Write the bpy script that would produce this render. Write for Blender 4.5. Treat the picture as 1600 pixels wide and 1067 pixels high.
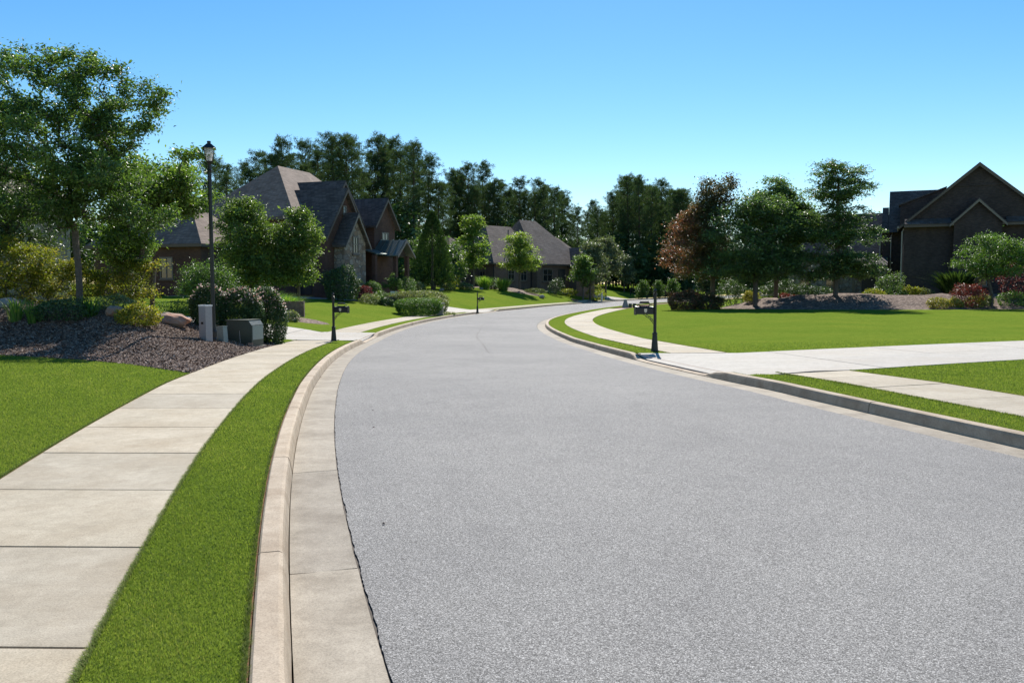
import bpy, math, random
import numpy as np
from mathutils import Vector, Matrix
from mathutils.geometry import delaunay_2d_cdt

for o in list(bpy.data.objects): bpy.data.objects.remove(o)
SC = bpy.context.scene
COL = SC.collection
R = math.radians

# ------------------------------------------------------------------ camera, sky, sun, exposure
FPX = 1291.0                      # focal length in pixels of a 1600 px wide picture
EYE = 1.70
cam = bpy.data.cameras.new('camera'); cam.sensor_width = 36; cam.lens = 36 * FPX / 1600
cam.clip_start = .05; cam.clip_end = 3000
co = bpy.data.objects.new('camera', cam); COL.objects.link(co)
co.location = (0, 0, EYE); co.rotation_euler = (R(90 - 3.966), 0, 0)
SC.camera = co
SUN_EL, SUN_AZ = 41.5, 6.0        # azimuth: degrees to the right of straight ahead
W = bpy.data.worlds.new('World'); SC.world = W; W.use_nodes = True
nt = W.node_tree; bg = nt.nodes['Background']
sky = nt.nodes.new('ShaderNodeTexSky'); sky.sky_type = 'NISHITA'; sky.sun_disc = False
sky.sun_elevation = R(SUN_EL); sky.sun_rotation = R(SUN_AZ)
sky.air_density = 1.0; sky.dust_density = 0.1; sky.ozone_density = 2.2; sky.altitude = 300
hs = nt.nodes.new('ShaderNodeHueSaturation'); hs.inputs['Saturation'].default_value = 1.34; hs.inputs['Hue'].default_value = .497
nt.links.new(sky.outputs[0], hs.inputs['Color']); nt.links.new(hs.outputs[0], bg.inputs['Color'])
bg.inputs['Strength'].default_value = 0.088
sl = bpy.data.lights.new('sun', 'SUN'); sl.energy = 5.0; sl.angle = R(.53); sl.color = (1, .955, .88)
so = bpy.data.objects.new('sun', sl); COL.objects.link(so)
sd = Vector((math.sin(R(SUN_AZ)) * math.cos(R(SUN_EL)), math.cos(R(SUN_AZ)) * math.cos(R(SUN_EL)), math.sin(R(SUN_EL))))
so.rotation_euler = sd.to_track_quat('Z', 'Y').to_euler(); so.location = sd * 50
vs = SC.view_settings; vs.view_transform = 'Standard'; vs.look = 'None'; vs.exposure = 0.7; vs.gamma = 1
SC.render.film_transparent = False
SC.cycles.max_bounces = 8; SC.cycles.diffuse_bounces = 3; SC.cycles.transmission_bounces = 6; SC.cycles.transparent_max_bounces = 8
SC.cycles.use_denoising = True

# ------------------------------------------------------------------ materials
MATS = {}
def new_mat(name):
    m = bpy.data.materials.new(name); m.use_nodes = True
    MATS[name] = m
    return m, m.node_tree, m.node_tree.nodes['Principled BSDF']
def N(t, typ, **kw):
    n = t.nodes.new(typ)
    for k, v in kw.items():
        if k in n.inputs: n.inputs[k].default_value = v
        else: setattr(n, k, v)
    return n
def L(t, a, b): t.links.new(a, b)
def ramp(t, fac, stops):
    r = N(t, 'ShaderNodeValToRGB'); e = r.color_ramp.elements
    while len(e) < len(stops): e.new(.5)
    for i, (p, c) in enumerate(stops):
        e[i].position = p; e[i].color = (*c, 1) if len(c) == 3 else c
    L(t, fac, r.inputs[0]); return r
def pos(t, scale=(1, 1, 1), obj=False):
    if obj: src = N(t, 'ShaderNodeTexCoord').outputs['Object']
    else: src = N(t, 'ShaderNodeNewGeometry').outputs['Position']
    mp = N(t, 'ShaderNodeMapping'); mp.inputs['Scale'].default_value = scale
    L(t, src, mp.inputs[0]); return mp.outputs[0]
def noise(t, vec, s, d=4, r=.55):
    n = N(t, 'ShaderNodeTexNoise', Scale=s, Detail=d, Roughness=r); L(t, vec, n.inputs['Vector']); return n
def mix(t, fac, a, b, mode='MIX'):
    m = N(t, 'ShaderNodeMix', data_type='RGBA', blend_type=mode)
    for s, v in ((0, fac), (6, a), (7, b)):
        if hasattr(v, 'links'): L(t, v, m.inputs[s])
        elif s == 0: m.inputs[0].default_value = v
        else: m.inputs[s].default_value = (*v, 1)
    return m.outputs[2]
def bump(t, b, h, strength, dist):
    n = N(t, 'ShaderNodeBump', Strength=strength, Distance=dist); L(t, h, n.inputs['Height']); L(t, n.outputs[0], b.inputs['Normal'])

def mat_noise(name, c1, c2, scale=3, rough=.85, obj=False, bmp=0, bscale=60, spec=.3, c3=None, s3=.4, f3=.5, detail=6):
    m, t, b = new_mat(name); v = pos(t, obj=obj)
    n = noise(t, v, scale, detail, .62); r = ramp(t, n.outputs[0], [(.3, c1), (.7, c2)])
    col = r.outputs[0]
    if c3:
        n3 = noise(t, v, s3, 4); r3 = ramp(t, n3.outputs[0], [(.45, (0, 0, 0)), (.68, (f3,) * 3)])
        col = mix(t, r3.outputs[0], col, c3)
    L(t, col, b.inputs['Base Color']); b.inputs['Roughness'].default_value = rough
    b.inputs['Specular IOR Level'].default_value = spec
    if bmp:
        nb = noise(t, v, bscale, 3); bump(t, b, nb.outputs[0], bmp, .01)
    return m
def mat_plain(name, c, rough=.5, metal=0, spec=.5):
    m, t, b = new_mat(name); v = pos(t, obj=True); n = noise(t, v, 25, 3)
    L(t, mix(t, n.outputs[0], tuple(x * .8 for x in c), tuple(x * 1.2 for x in c)), b.inputs['Base Color'])
    r = ramp(t, n.outputs[0], [(.3, (max(rough - .08, 0),) * 3), (.7, (min(rough + .1, 1),) * 3)])
    L(t, r.outputs[0], b.inputs['Roughness'])
    b.inputs['Metallic'].default_value = metal; b.inputs['Specular IOR Level'].default_value = spec
    return m

def mat_asphalt():
    m, t, b = new_mat('asphalt'); v = pos(t)
    big = noise(t, v, .22, 5, .6); mid = noise(t, v, 1.6, 5, .65); fine = noise(t, v, 60, 4, .8)
    vor = N(t, 'ShaderNodeTexVoronoi', Scale=170.); L(t, v, vor.inputs['Vector'])
    hsv = N(t, 'ShaderNodeSeparateColor'); L(t, vor.outputs['Color'], hsv.inputs[0])
    stone = ramp(t, hsv.outputs[0], [(0, (.12, .115, .108)), (.4, (.25, .241, .229)), (.8, (.345, .332, .316)), (1, (.55, .53, .505))])
    gap = ramp(t, vor.outputs['Distance'], [(.3, (1, 1, 1)), (.75, (.5, .5, .5))])
    c = mix(t, 1, stone.outputs[0], gap.outputs[0], 'MULTIPLY')
    f2 = ramp(t, fine.outputs[0], [(.3, (.80, .80, .81)), (.7, (1.17, 1.17, 1.17))])
    c = mix(t, 1, c, f2.outputs[0], 'MULTIPLY')
    bb = ramp(t, big.outputs[0], [(.3, (.87, .87, .875)), (.7, (1.12, 1.115, 1.10))]); c = mix(t, 1, c, bb.outputs[0], 'MULTIPLY')
    mm = ramp(t, mid.outputs[0], [(.28, (.92, .92, .925)), (.5, (1, 1, 1)), (.75, (1.05, 1.05, 1.045))]); c = mix(t, 1, c, mm.outputs[0], 'MULTIPLY')
    # small dark scuffs
    sc = noise(t, pos(t, (1, .35, 1)), 3.2, 6, .7); s2 = ramp(t, sc.outputs[0], [(.66, (1, 1, 1)), (.76, (.66, .66, .68))]); c = mix(t, 1, c, s2.outputs[0], 'MULTIPLY')
    L(t, c, b.inputs['Base Color']); b.inputs['Roughness'].default_value = .9; b.inputs['Specular IOR Level'].default_value = .25
    bump(t, b, vor.outputs['Distance'], .55, .004)
    return m
def mat_concrete(name, c1, c2, stain, sf=.5, s3=.7, rough=.85, broom=True):
    m, t, b = new_mat(name); v = pos(t)
    n = noise(t, v, 2.2, 7, .65); c = ramp(t, n.outputs[0], [(.3, c1), (.7, c2)]).outputs[0]
    n3 = noise(t, v, s3, 5, .6); c = mix(t, ramp(t, n3.outputs[0], [(.45, (0, 0, 0)), (.75, (sf,) * 3)]).outputs[0], c, stain)
    f = noise(t, v, 110, 3, .8); c = mix(t, 1, c, ramp(t, f.outputs[0], [(.3, (.66,) * 3), (.5, (1,) * 3), (.7, (1.2,) * 3)]).outputs[0], 'MULTIPLY')
    f1 = noise(t, v, 11, 5, .7); c = mix(t, 1, c, ramp(t, f1.outputs[0], [(.3, (.86, .85, .84)), (.7, (1.08, 1.08, 1.08))]).outputs[0], 'MULTIPLY')
    if broom:
        f = noise(t, pos(t, (2, 60, 2)), 3, 3, .6); c = mix(t, 1, c, ramp(t, f.outputs[0], [(.3, (.93,) * 3), (.7, (1.05,) * 3)]).outputs[0], 'MULTIPLY')
    # rare dark flecks
    k = noise(t, v, 28, 2, .5); c = mix(t, ramp(t, k.outputs[0], [(.72, (0, 0, 0)), (.78, (.45,) * 3)]).outputs[0], c, (.2, .17, .13))
    oi = N(t, 'ShaderNodeObjectInfo'); c = mix(t, 1, c, ramp(t, oi.outputs['Random'], [(0, (.88, .88, .89)), (.5, (.99, .98, .96)), (1, (1.05, 1.04, 1.03))]).outputs[0], 'MULTIPLY')
    L(t, c, b.inputs['Base Color']); b.inputs['Roughness'].default_value = rough; b.inputs['Specular IOR Level'].default_value = .2
    bump(t, b, f.outputs[0], .18, .004)
    return m
def mat_leaf(name, cols, trans=.45, gloss=.35, attr='tint', tcol=None, tval=1.0):
    m, t, b = new_mat(name)
    if name.startswith('leaf') or name.startswith('needle'): tval *= 1.0; gloss = min(gloss * 1.3, .55); cols = [tuple(min(x * k, .3) for x in c) for c, k in zip(cols, (1.05, 1.2, 1.35, 1.6, 1.4))]
    a = N(t, 'ShaderNodeAttribute', attribute_name=attr)
    st = [(i / max(len(cols) - 1, 1), c) for i, c in enumerate(cols)]
    c = ramp(t, a.outputs['Fac'], st).outputs[0]
    L(t, c, b.inputs['Base Color']); b.inputs['Roughness'].default_value = .44 if gloss > .2 else .8; b.inputs['Specular IOR Level'].default_value = gloss
    tr = N(t, 'ShaderNodeBsdfTranslucent')
    tc = mix(t, 1, c, tcol or (1.3 * tval, 1.28 * tval, .55 * tval), 'MULTIPLY'); L(t, tc, tr.inputs['Color'])
    ms = N(t, 'ShaderNodeMixShader'); ms.inputs[0].default_value = trans
    L(t, b.outputs[0], ms.inputs[1]); L(t, tr.outputs[0], ms.inputs[2])
    L(t, ms.outputs[0], t.nodes['Material Output'].inputs['Surface'])
    return m
def mat_masonry(name, c1, c2, mortar, w, h, gapf=.012, rough=.9, bias=0, var=None, obj=True):
    m, t, b = new_mat(name)
    tc = N(t, 'ShaderNodeTexCoord'); sx = N(t, 'ShaderNodeSeparateXYZ'); L(t, tc.outputs['Object'], sx.inputs[0])
    ad = N(t, 'ShaderNodeMath', operation='ADD'); L(t, sx.outputs[0], ad.inputs[0]); L(t, sx.outputs[1], ad.inputs[1])
    cx = N(t, 'ShaderNodeCombineXYZ'); L(t, ad.outputs[0], cx.inputs[0]); L(t, sx.outputs[2], cx.inputs[1])
    br = N(t, 'ShaderNodeTexBrick', Scale=1.0); br.inputs['Brick Width'].default_value = w; br.inputs['Row Height'].default_value = h
    br.inputs['Mortar Size'].default_value = gapf; br.inputs['Bias'].default_value = bias
    br.inputs['Color1'].default_value = (*c1, 1); br.inputs['Color2'].default_value = (*c2, 1); br.inputs['Mortar'].default_value = (*mortar, 1)
    L(t, cx.outputs[0], br.inputs['Vector'])
    n = noise(t, tc.outputs['Object'], .9, 5); c = mix(t, 1, br.outputs['Color'], ramp(t, n.outputs[0], [(.3, (.8,) * 3), (.7, (1.2,) * 3)]).outputs[0], 'MULTIPLY')
    L(t, c, b.inputs['Base Color']); b.inputs['Roughness'].default_value = rough; b.inputs['Specular IOR Level'].default_value = .2
    bump(t, b, br.outputs['Fac'], -.4, .01)
    return m
def mat_stone(name, cols, scale):
    m, t, b = new_mat(name); v = pos(t, (1, 1, 1.25), obj=True)
    vo = N(t, 'ShaderNodeTexVoronoi', Scale=scale); L(t, v, vo.inputs['Vector'])
    s = N(t, 'ShaderNodeSeparateColor'); L(t, vo.outputs['Color'], s.inputs[0])
    c = ramp(t, s.outputs[0], [(i / (len(cols) - 1), q) for i, q in enumerate(cols)]).outputs[0]
    ve = N(t, 'ShaderNodeTexVoronoi', Scale=scale, feature='DISTANCE_TO_EDGE'); L(t, v, ve.inputs['Vector'])
    c = mix(t, ramp(t, ve.outputs['Distance'], [(.02, (1, 1, 1)), (.07, (0, 0, 0))]).outputs[0], c, (.12, .10, .085))
    L(t, c, b.inputs['Base Color']); b.inputs['Roughness'].default_value = .9
    bump(t, b, ve.outputs['Distance'], .5, .05)
    return m

mat_asphalt()
mat_concrete('sidewalk_concrete', (.365, .318, .242), (.47, .418, .33), (.31, .245, .165), .65, .8)
mat_concrete('drive_concrete', (.38, .358, .322), (.455, .43, .39), (.37, .31, .24), .45, .35)
mat_concrete('gutter_concrete', (.285, .25, .20), (.375, .332, .27), (.185, .155, .118), .85, 1.9, broom=False)
mat_concrete('kerb_concrete', (.385, .31, .23), (.485, .405, .31), (.25, .18, .118), .7, 2.6, broom=False)
mat_noise('soil', (.10, .045, .022), (.17, .08, .04), 9, .95, bmp=.5)
mat_noise('joint_dirt', (.06, .052, .043), (.12, .10, .085), 12, .95)
def mat_lawn():
    m, t, b = new_mat('lawn_grass'); v = pos(t)
    f = noise(t, v, 48, 4, .75); g = noise(t, v, 5.5, 5, .65); h = noise(t, v, .35, 4, .6)
    c = ramp(t, f.outputs[0], [(.25, (.072, .113, .014)), (.5, (.128, .184, .024)), (.78, (.185, .246, .045))]).outputs[0]
    c = mix(t, 1, c, ramp(t, g.outputs[0], [(.3, (.82, .84, .8)), (.7, (1.14, 1.1, 1.1))]).outputs[0], 'MULTIPLY')
    c = mix(t, 1, c, ramp(t, h.outputs[0], [(.3, (.86, .94, .86)), (.5, (1, 1, 1)), (.7, (1.16, 1.06, 1.05))]).outputs[0], 'MULTIPLY')
    L(t, c, b.inputs['Base Color']); b.inputs['Roughness'].default_value = 1; b.inputs['Specular IOR Level'].default_value = 0
    bump(t, b, f.outputs[0], .7, .03)
mat_lawn()
mat_leaf('grass_blade', [(.085, .138, .028), (.135, .198, .042), (.185, .242, .064), (.29, .295, .125)], .45, .1, tval=1.12)
def mat_mulch(name, a, bb, cc):
    m, t, b = new_mat(name); v = pos(t, (1, 2.2, 1))
    vo = N(t, 'ShaderNodeTexVoronoi', Scale=9., Randomness=1); L(t, v, vo.inputs['Vector'])
    s = N(t, 'ShaderNodeSeparateColor'); L(t, vo.outputs['Color'], s.inputs[0])
    c = ramp(t, s.outputs[1], [(0, a), (.6, bb), (1, cc)]).outputs[0]
    n = noise(t, v, 1.1, 5); c = mix(t, 1, c, ramp(t, n.outputs[0], [(.3, (.75,) * 3), (.7, (1.2,) * 3)]).outputs[0], 'MULTIPLY')
    L(t, c, b.inputs['Base Color']); b.inputs['Roughness'].default_value = .9; b.inputs['Specular IOR Level'].default_value = .15
    bump(t, b, vo.outputs['Distance'], .8, .04)
mat_mulch('mulch', (.072, .049, .038), (.16, .113, .088), (.31, .235, .188))
mat_leaf('bark_chip', [(.078, .049, .036), (.18, .122, .093), (.285, .205, .163), (.47, .375, .31)], 0, .1)
mat_noise('bark_grey', (.075, .06, .048), (.15, .125, .105), 14, .95, obj=True, bmp=.6, bscale=40)
mat_noise('bark_pine', (.045, .032, .026), (.10, .07, .055), 6, .95, obj=True)
G = lambda r, g, b_: (r, g, b_)
mat_leaf('leaf_elm', [G(.035, .075, .022), G(.055, .105, .028), G(.075, .135, .03), G(.11, .17, .05)], .38, .45, tval=1.2)
mat_leaf('leaf_bright', [G(.045, .09, .02), G(.065, .125, .026), G(.09, .155, .032), G(.12, .185, .045)], .42, .4, tval=1.15)
mat_leaf('leaf_yellow', [G(.075, .105, .016), G(.12, .155, .02), G(.16, .185, .025), G(.20, .15, .03)], .45, .3, tval=1.2)
mat_leaf('leaf_maple', [G(.045, .085, .02), G(.07, .12, .028), G(.095, .15, .035), G(.13, .185, .05)], .42, .35, tval=1.15)
mat_leaf('leaf_lime', [G(.06, .115, .02), G(.09, .16, .028), G(.12, .19, .036), G(.15, .215, .055)], .5, .35, tval=1.25)
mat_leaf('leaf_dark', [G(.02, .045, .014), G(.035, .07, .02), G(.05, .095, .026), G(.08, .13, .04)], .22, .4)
mat_leaf('leaf_oak', [G(.035, .07, .03), G(.055, .10, .04), G(.075, .13, .045), G(.10, .16, .05)], .38, .4, tval=1.15)
mat_leaf('leaf_grey', [G(.06, .085, .05), G(.085, .115, .06), G(.11, .14, .07), G(.13, .16, .085)], .3, .3)
mat_leaf('leaf_red', [G(.05, .078, .03), G(.068, .08, .032), G(.09, .075, .034), G(.14, .065, .042), G(.20, .075, .06)], .42, .35, tcol=(1.3, .95, .6))
mat_leaf('leaf_purple', [G(.05, .02, .022), G(.09, .03, .03), G(.17, .04, .04), G(.06, .06, .025)], .35, .35, tcol=(1.3, .7, .6))
mat_leaf('leaf_box', [G(.035, .075, .018), G(.06, .115, .022), G(.085, .16, .03), G(.11, .19, .04)], .35, .4)
mat_leaf('leaf_varieg', [G(.06, .10, .03), G(.10, .15, .05), G(.20, .22, .09), G(.34, .33, .17)], .35, .35)
mat_leaf('leaf_gold', [G(.17, .18, .03), G(.27, .25, .045), G(.36, .32, .07), G(.22, .13, .03)], .4, .3)
mat_leaf('leaf_blade', [G(.05, .13, .02), G(.08, .18, .03), G(.12, .23, .04), G(.17, .25, .07)], .45, .35, tval=1.2)
mat_leaf('needle', [G(.026, .05, .024), G(.04, .072, .032), G(.058, .095, .04), G(.08, .115, .05)], .25, .08)
mat_leaf('needle_ley', [G(.02, .045, .016), G(.034, .066, .02), G(.05, .09, .026), G(.065, .105, .032)], .2, .08)
mat_leaf('petal', [G(.62, .42, .40), G(.75, .58, .55), G(.55, .28, .26), G(.8, .68, .64)], .35, .2, tcol=(1, .9, .85))
mat_masonry('brick_red', (.075, .036, .027), (.125, .06, .042), (.10, .08, .068), .21, .075)
mat_masonry('brick_brown', (.14, .085, .065), (.20, .13, .095), (.17, .15, .13), .21, .075)
mat_masonry('brick_grey', (.042, .032, .031), (.082, .06, .056), (.064, .054, .053), .21, .075)
mat_masonry('shingle', (.07, .06, .056), (.125, .106, .098), (.045, .04, .038), .33, .12, .012)
mat_masonry('shingle_brown', (.175, .128, .10), (.265, .20, .162), (.115, .088, .072), .33, .12, .012)
mat_stone('field_stone', [G(.16, .12, .09), G(.27, .20, .14), G(.34, .30, .25), G(.20, .17, .15)], 2.6)
mat_masonry('wall_block', (.13, .10, .085), (.20, .16, .135), (.05, .04, .035), .40, .18, .02)
mat_plain('trim', (.115, .088, .068), .6); mat_plain('trim_pale', (.20, .165, .135), .6)
mat_plain('white_paint', (.72, .70, .67), .5); mat_plain('fascia_dark', (.06, .05, .045), .6)
mat_plain('black_metal', (.012, .013, .014), .38, .2); mat_plain('gutter_metal', (.33, .29, .25), .5, .2)
mat_plain('green_metal', (.045, .06, .048), .42, .1); mat_plain('grey_green', (.25, .29, .26), .5)
mat_plain('grey_plastic', (.32, .30, .295), .5); mat_plain('dark_door', (.028, .027, .028), .5)
mat_plain('copper_roof', (.16, .20, .18), .38, .6); mat_plain('stone_grey', (.28, .26, .235), .9)
mat_noise('stone_brown', (.12, .085, .06), (.22, .165, .125), 6, .9, obj=True, bmp=.5, bscale=20)
mat_noise('boulder', (.24, .175, .135), (.40, .345, .30), 4, .9, obj=True, bmp=.5, bscale=14, c3=(.40, .15, .07), s3=2.2, f3=.8)
mat_plain('car_paint', (.02, .045, .10), .18, .3); mat_plain('rubber', (.015, .015, .015), .8); mat_plain('rim_metal', (.4, .4, .41), .3, .9)
mat_plain('emblem', (.62, .55, .42), .5); mat_plain('wood_dark', (.045, .035, .03), .8)
def mat_glass(name, c, rough, alpha_t):
    m, t, b = new_mat(name); b.inputs['Base Color'].default_value = (*c, 1); b.inputs['Roughness'].default_value = rough
    b.inputs['Specular IOR Level'].default_value = .8
    if alpha_t:
        tr = N(t, 'ShaderNodeBsdfTranslucent', Color=(.85, .85, .85, 1)); tp = N(t, 'ShaderNodeBsdfTransparent')
        m1 = N(t, 'ShaderNodeMixShader'); m1.inputs[0].default_value = .45; L(t, tr.outputs[0], m1.inputs[1]); L(t, tp.outputs[0], m1.inputs[2])
        m2 = N(t, 'ShaderNodeMixShader'); m2.inputs[0].default_value = alpha_t; L(t, b.outputs[0], m2.inputs[1]); L(t, m1.outputs[0], m2.inputs[2])
        L(t, m2.outputs[0], t.nodes['Material Output'].inputs['Surface'])
    return m
mat_glass('lamp_glass', (.55, .53, .53), .25, .6)
mat_glass('window_glass', (.02, .025, .028), .05, 0)

# ------------------------------------------------------------------ mesh helpers
def mesh_np(name, V, F, mat=None, smooth=False, tint=None):
    """V (n,3); F list of arrays of faces with equal length or one array"""
    V = np.asarray(V, np.float32).reshape(-1, 3)
    Fs = F if isinstance(F, (list, tuple)) else [F]
    Fs = [np.asarray(f, np.int32) for f in Fs if len(f)]
    me = bpy.data.meshes.new(name)
    me.vertices.add(len(V)); me.vertices.foreach_set('co', V.ravel())
    nl = sum(f.size for f in Fs); npoly = sum(len(f) for f in Fs)
    me.loops.add(nl); me.loops.foreach_set('vertex_index', np.concatenate([f.ravel() for f in Fs]))
    me.polygons.add(npoly)
    tot = np.concatenate([np.full(len(f), f.shape[1], np.int32) for f in Fs]); st = np.concatenate([[0], np.cumsum(tot)[:-1]]).astype(np.int32)
    me.polygons.foreach_set('loop_start', st)
    me.polygons.foreach_set('use_smooth', np.full(npoly, bool(smooth)))
    if tint is not None:
        a = me.attributes.new('tint', 'FLOAT', 'FACE'); a.data.foreach_set('value', np.asarray(tint, np.float32))
    me.update(calc_edges=True); me.validate()
    if mat: me.materials.append(MATS[mat])
    return me
def put(name, me, parent=None, loc=(0, 0, 0), rz=0, rot=None, scale=None):
    o = bpy.data.objects.new(name, me); COL.objects.link(o)
    o.location = loc; o.rotation_euler = rot if rot else (0, 0, rz)
    if scale: o.scale = scale
    if parent: o.parent = parent
    return o
def tag(o, label=None, cat=None, group=None, kind=None):
    if label: o['label'] = label
    if cat: o['category'] = cat
    if group: o['group'] = group
    if kind: o['kind'] = kind
    return o
def thing(name, label, cat, loc=(0, 0, 0), rz=0, group=None):
    o = bpy.data.objects.new(name, None); COL.objects.link(o); o.empty_display_size = .2
    o.location = loc; o.rotation_euler = (0, 0, rz)
    return tag(o, label, cat, group, 'thing')
class MB:
    """collects polygons, builds one mesh"""
    def __init__(s): s.v = []; s.f = {}
    def poly(s, pts):
        i = len(s.v); s.v += [tuple(p) for p in pts]; s.f.setdefault(len(pts), []).append(list(range(i, i + len(pts)))); return s
    def box(s, x0, x1, y0, y1, z0, z1, bev=0):
        c = [(x0, y0, z0), (x1, y0, z0), (x1, y1, z0), (x0, y1, z0), (x0, y0, z1), (x1, y0, z1), (x1, y1, z1), (x0, y1, z1)]
        i = len(s.v); s.v += c
        s.f.setdefault(4, []).extend([[i + a for a in q] for q in ((0, 3, 2, 1), (4, 5, 6, 7), (0, 1, 5, 4), (1, 2, 6, 5), (2, 3, 7, 6), (3, 0, 4, 7))]); return s
    def prism(s, pts, d):
        """closed polygon pts (3d, planar) extruded by vector d"""
        n = len(pts); i = len(s.v); d = Vector(d)
        s.v += [tuple(p) for p in pts] + [tuple(Vector(p) + d) for p in pts]
        s.f.setdefault(n, []).extend([list(range(i + n - 1, i - 1, -1)), list(range(i + n, i + 2 * n))])
        s.f.setdefault(4, []).extend([[i + k, i + (k + 1) % n, i + n + (k + 1) % n, i + n + k] for k in range(n)]); return s
    def lathe(s, prof, c=(0, 0, 0), n=12, ph=0):
        i = len(s.v); m = len(prof)
        for r, z in prof:
            for k in range(n):
                a = ph + 2 * math.pi * k / n; s.v.append((c[0] + r * math.cos(a), c[1] + r * math.sin(a), c[2] + z))
        for j in range(m - 1):
            for k in range(n):
                s.f.setdefault(4, []).append([i + j * n + k, i + j * n + (k + 1) % n, i + (j + 1) * n + (k + 1) % n, i + (j + 1) * n + k])
        s.f.setdefault(n, []).extend([[i + k for k in range(n - 1, -1, -1)], [i + (m - 1) * n + k for k in range(n)]]); return s
    def tube(s, pts, r, n=6):
        pts = [Vector(p) for p in pts]; i = len(s.v); m = len(pts)
        rr = r if isinstance(r, (list, tuple)) else [r] * m
        for j, p in enumerate(pts):
            t = (pts[min(j + 1, m - 1)] - pts[max(j - 1, 0)]).normalized()
            a = t.orthogonal().normalized() if abs(t.z) > .99 else t.cross(Vector((0, 0, 1))).normalized(); b = t.cross(a)
            for k in range(n):
                q = 2 * math.pi * k / n; s.v.append(tuple(p + rr[j] * (math.cos(q) * a + math.sin(q) * b)))
        for j in range(m - 1):
            for k in range(n):
                s.f.setdefault(4, []).append([i + j * n + k, i + j * n + (k + 1) % n, i + (j + 1) * n + (k + 1) % n, i + (j + 1) * n + k])
        s.f.setdefault(n, []).extend([[i + k for k in range(n)], [i + (m - 1) * n + k for k in range(n - 1, -1, -1)]]); return s
    def build(s, name, mat, parent=None, loc=(0, 0, 0), rz=0, smooth=False):
        me = mesh_np(name, s.v, [np.array(q) for q in s.f.values()], mat, smooth)
        return put(name, me, parent, loc, rz)

# ------------------------------------------------------------------ the lie of the land
def catmull(P, step=.5):
    P = np.array(P, float); Q = np.vstack([2 * P[0] - P[1], P, 2 * P[-1] - P[-2]]); out = []
    for i in range(1, len(Q) - 2):
        a, b, c, d = Q[i - 1], Q[i], Q[i + 1], Q[i + 2]; n = max(int(np.linalg.norm(c - b) / step), 1)
        t = np.linspace(0, 1, n, endpoint=False)[:, None]
        out.append(.5 * (2 * b + (c - a) * t + (2 * a - 5 * b + 4 * c - d) * t ** 2 + (3 * b - a - 3 * c + d) * t ** 3))
    out.append(P[-1:]); return np.vstack(out)
def smooth_poly(C, it=60):
    C = C.copy()
    for _ in range(it): C[1:-1] = .5 * C[1:-1] + .25 * (C[:-2] + C[2:])
    return C
def resample(C, step):
    d = np.concatenate([[0], np.cumsum(np.linalg.norm(np.diff(C, axis=0), axis=1))]); s = np.arange(0, d[-1], step)
    return np.stack([np.interp(s, d, C[:, 0]), np.interp(s, d, C[:, 1])], 1)
def normals(C):
    t = np.gradient(C, axis=0); t /= np.linalg.norm(t, axis=1)[:, None]; return np.stack([-t[:, 1], t[:, 0]], 1)   # to the left
LA = smooth_poly(resample(catmull([(4.6, -12), (2.4, -6), (.5, 0), (-.55, 3.43), (-1.17, 5.6), (-1.8, 8.08), (-2.5, 11.5), (-3.0, 14.2), (-3.58, 17.5), (-4.22, 22), (-4.7, 27),
    (-5.02, 33.5), (-4.98, 41), (-4.4, 50), (-2.9, 60.5), (-.75, 70), (1.6, 78.4), (5.3, 92), (10.7, 108), (18, 128), (28, 152), (46, 190), (80, 245)]), .5))
RA = smooth_poly(resample(catmull([(10.8, -12), (8.6, -6), (6.7, 1.5), (4.96, 7.9), (4.45, 9.9), (3.85, 12.4), (3.4, 14.6), (3.05, 16.7), (2.68, 19.4), (2.4, 22), (2.08, 25.7),
    (1.75, 30), (1.42, 34.3), (1.22, 38.6), (1.25, 43), (1.55, 47.3), (2.15, 52), (3.3, 58), (5.0, 65.5), (7.2, 74), (10.4, 84.5), (15, 97), (21, 111), (33, 137), (52, 178), (86, 235)]), .5))
LN = normals(LA); RN = -normals(RA)      # outward, away from the road
def offL(d): return LA + LN * d
def offR(d): return RA + RN * d
def prof(y): return np.interp(y, [-20, 13, 30, 60, 150, 250], [0, 0, -.40, -.55, -.95, -1.1])
def sd_curve(x, y, C, Nn):
    P = np.stack([x, y], 1); out = np.empty(len(P))
    for i in range(0, len(P), 4000):
        q = P[i:i + 4000]; d2 = ((q[:, None, :] - C[None, ::2]) ** 2).sum(2); k = d2.argmin(1)
        v = q - C[::2][k]; out[i:i + 4000] = np.sqrt(d2.min(1)) * np.sign((v * Nn[::2][k]).sum(1))
    return out
def in_poly(x, y, P):
    P = np.asarray(P); c = np.zeros(len(x), bool); j = len(P) - 1
    for i in range(len(P)):
        xi, yi = P[i]; xj, yj = P[j]
        if yi != yj: c ^= ((yi > y) != (yj > y)) & (x < (xj - xi) * (y - yi) / (yj - yi) + xi)
        j = i
    return c
def dist_poly(x, y, P):
    P = np.asarray(P); best = np.full(len(x), 1e9)
    for i in range(len(P)):
        a = P[i - 1]; b = P[i]; ab = b - a; q = np.stack([x, y], 1) - a
        t = np.clip((q @ ab) / (ab @ ab + 1e-9), 0, 1); best = np.minimum(best, np.linalg.norm(q - t[:, None] * ab, axis=1))
    return best
def rows(C, y0, y1): return C[(C[:, 1] >= y0) & (C[:, 1] <= y1)]
SWL = (1.24, 2.66); SWR = (1.46, 3.0)
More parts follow.
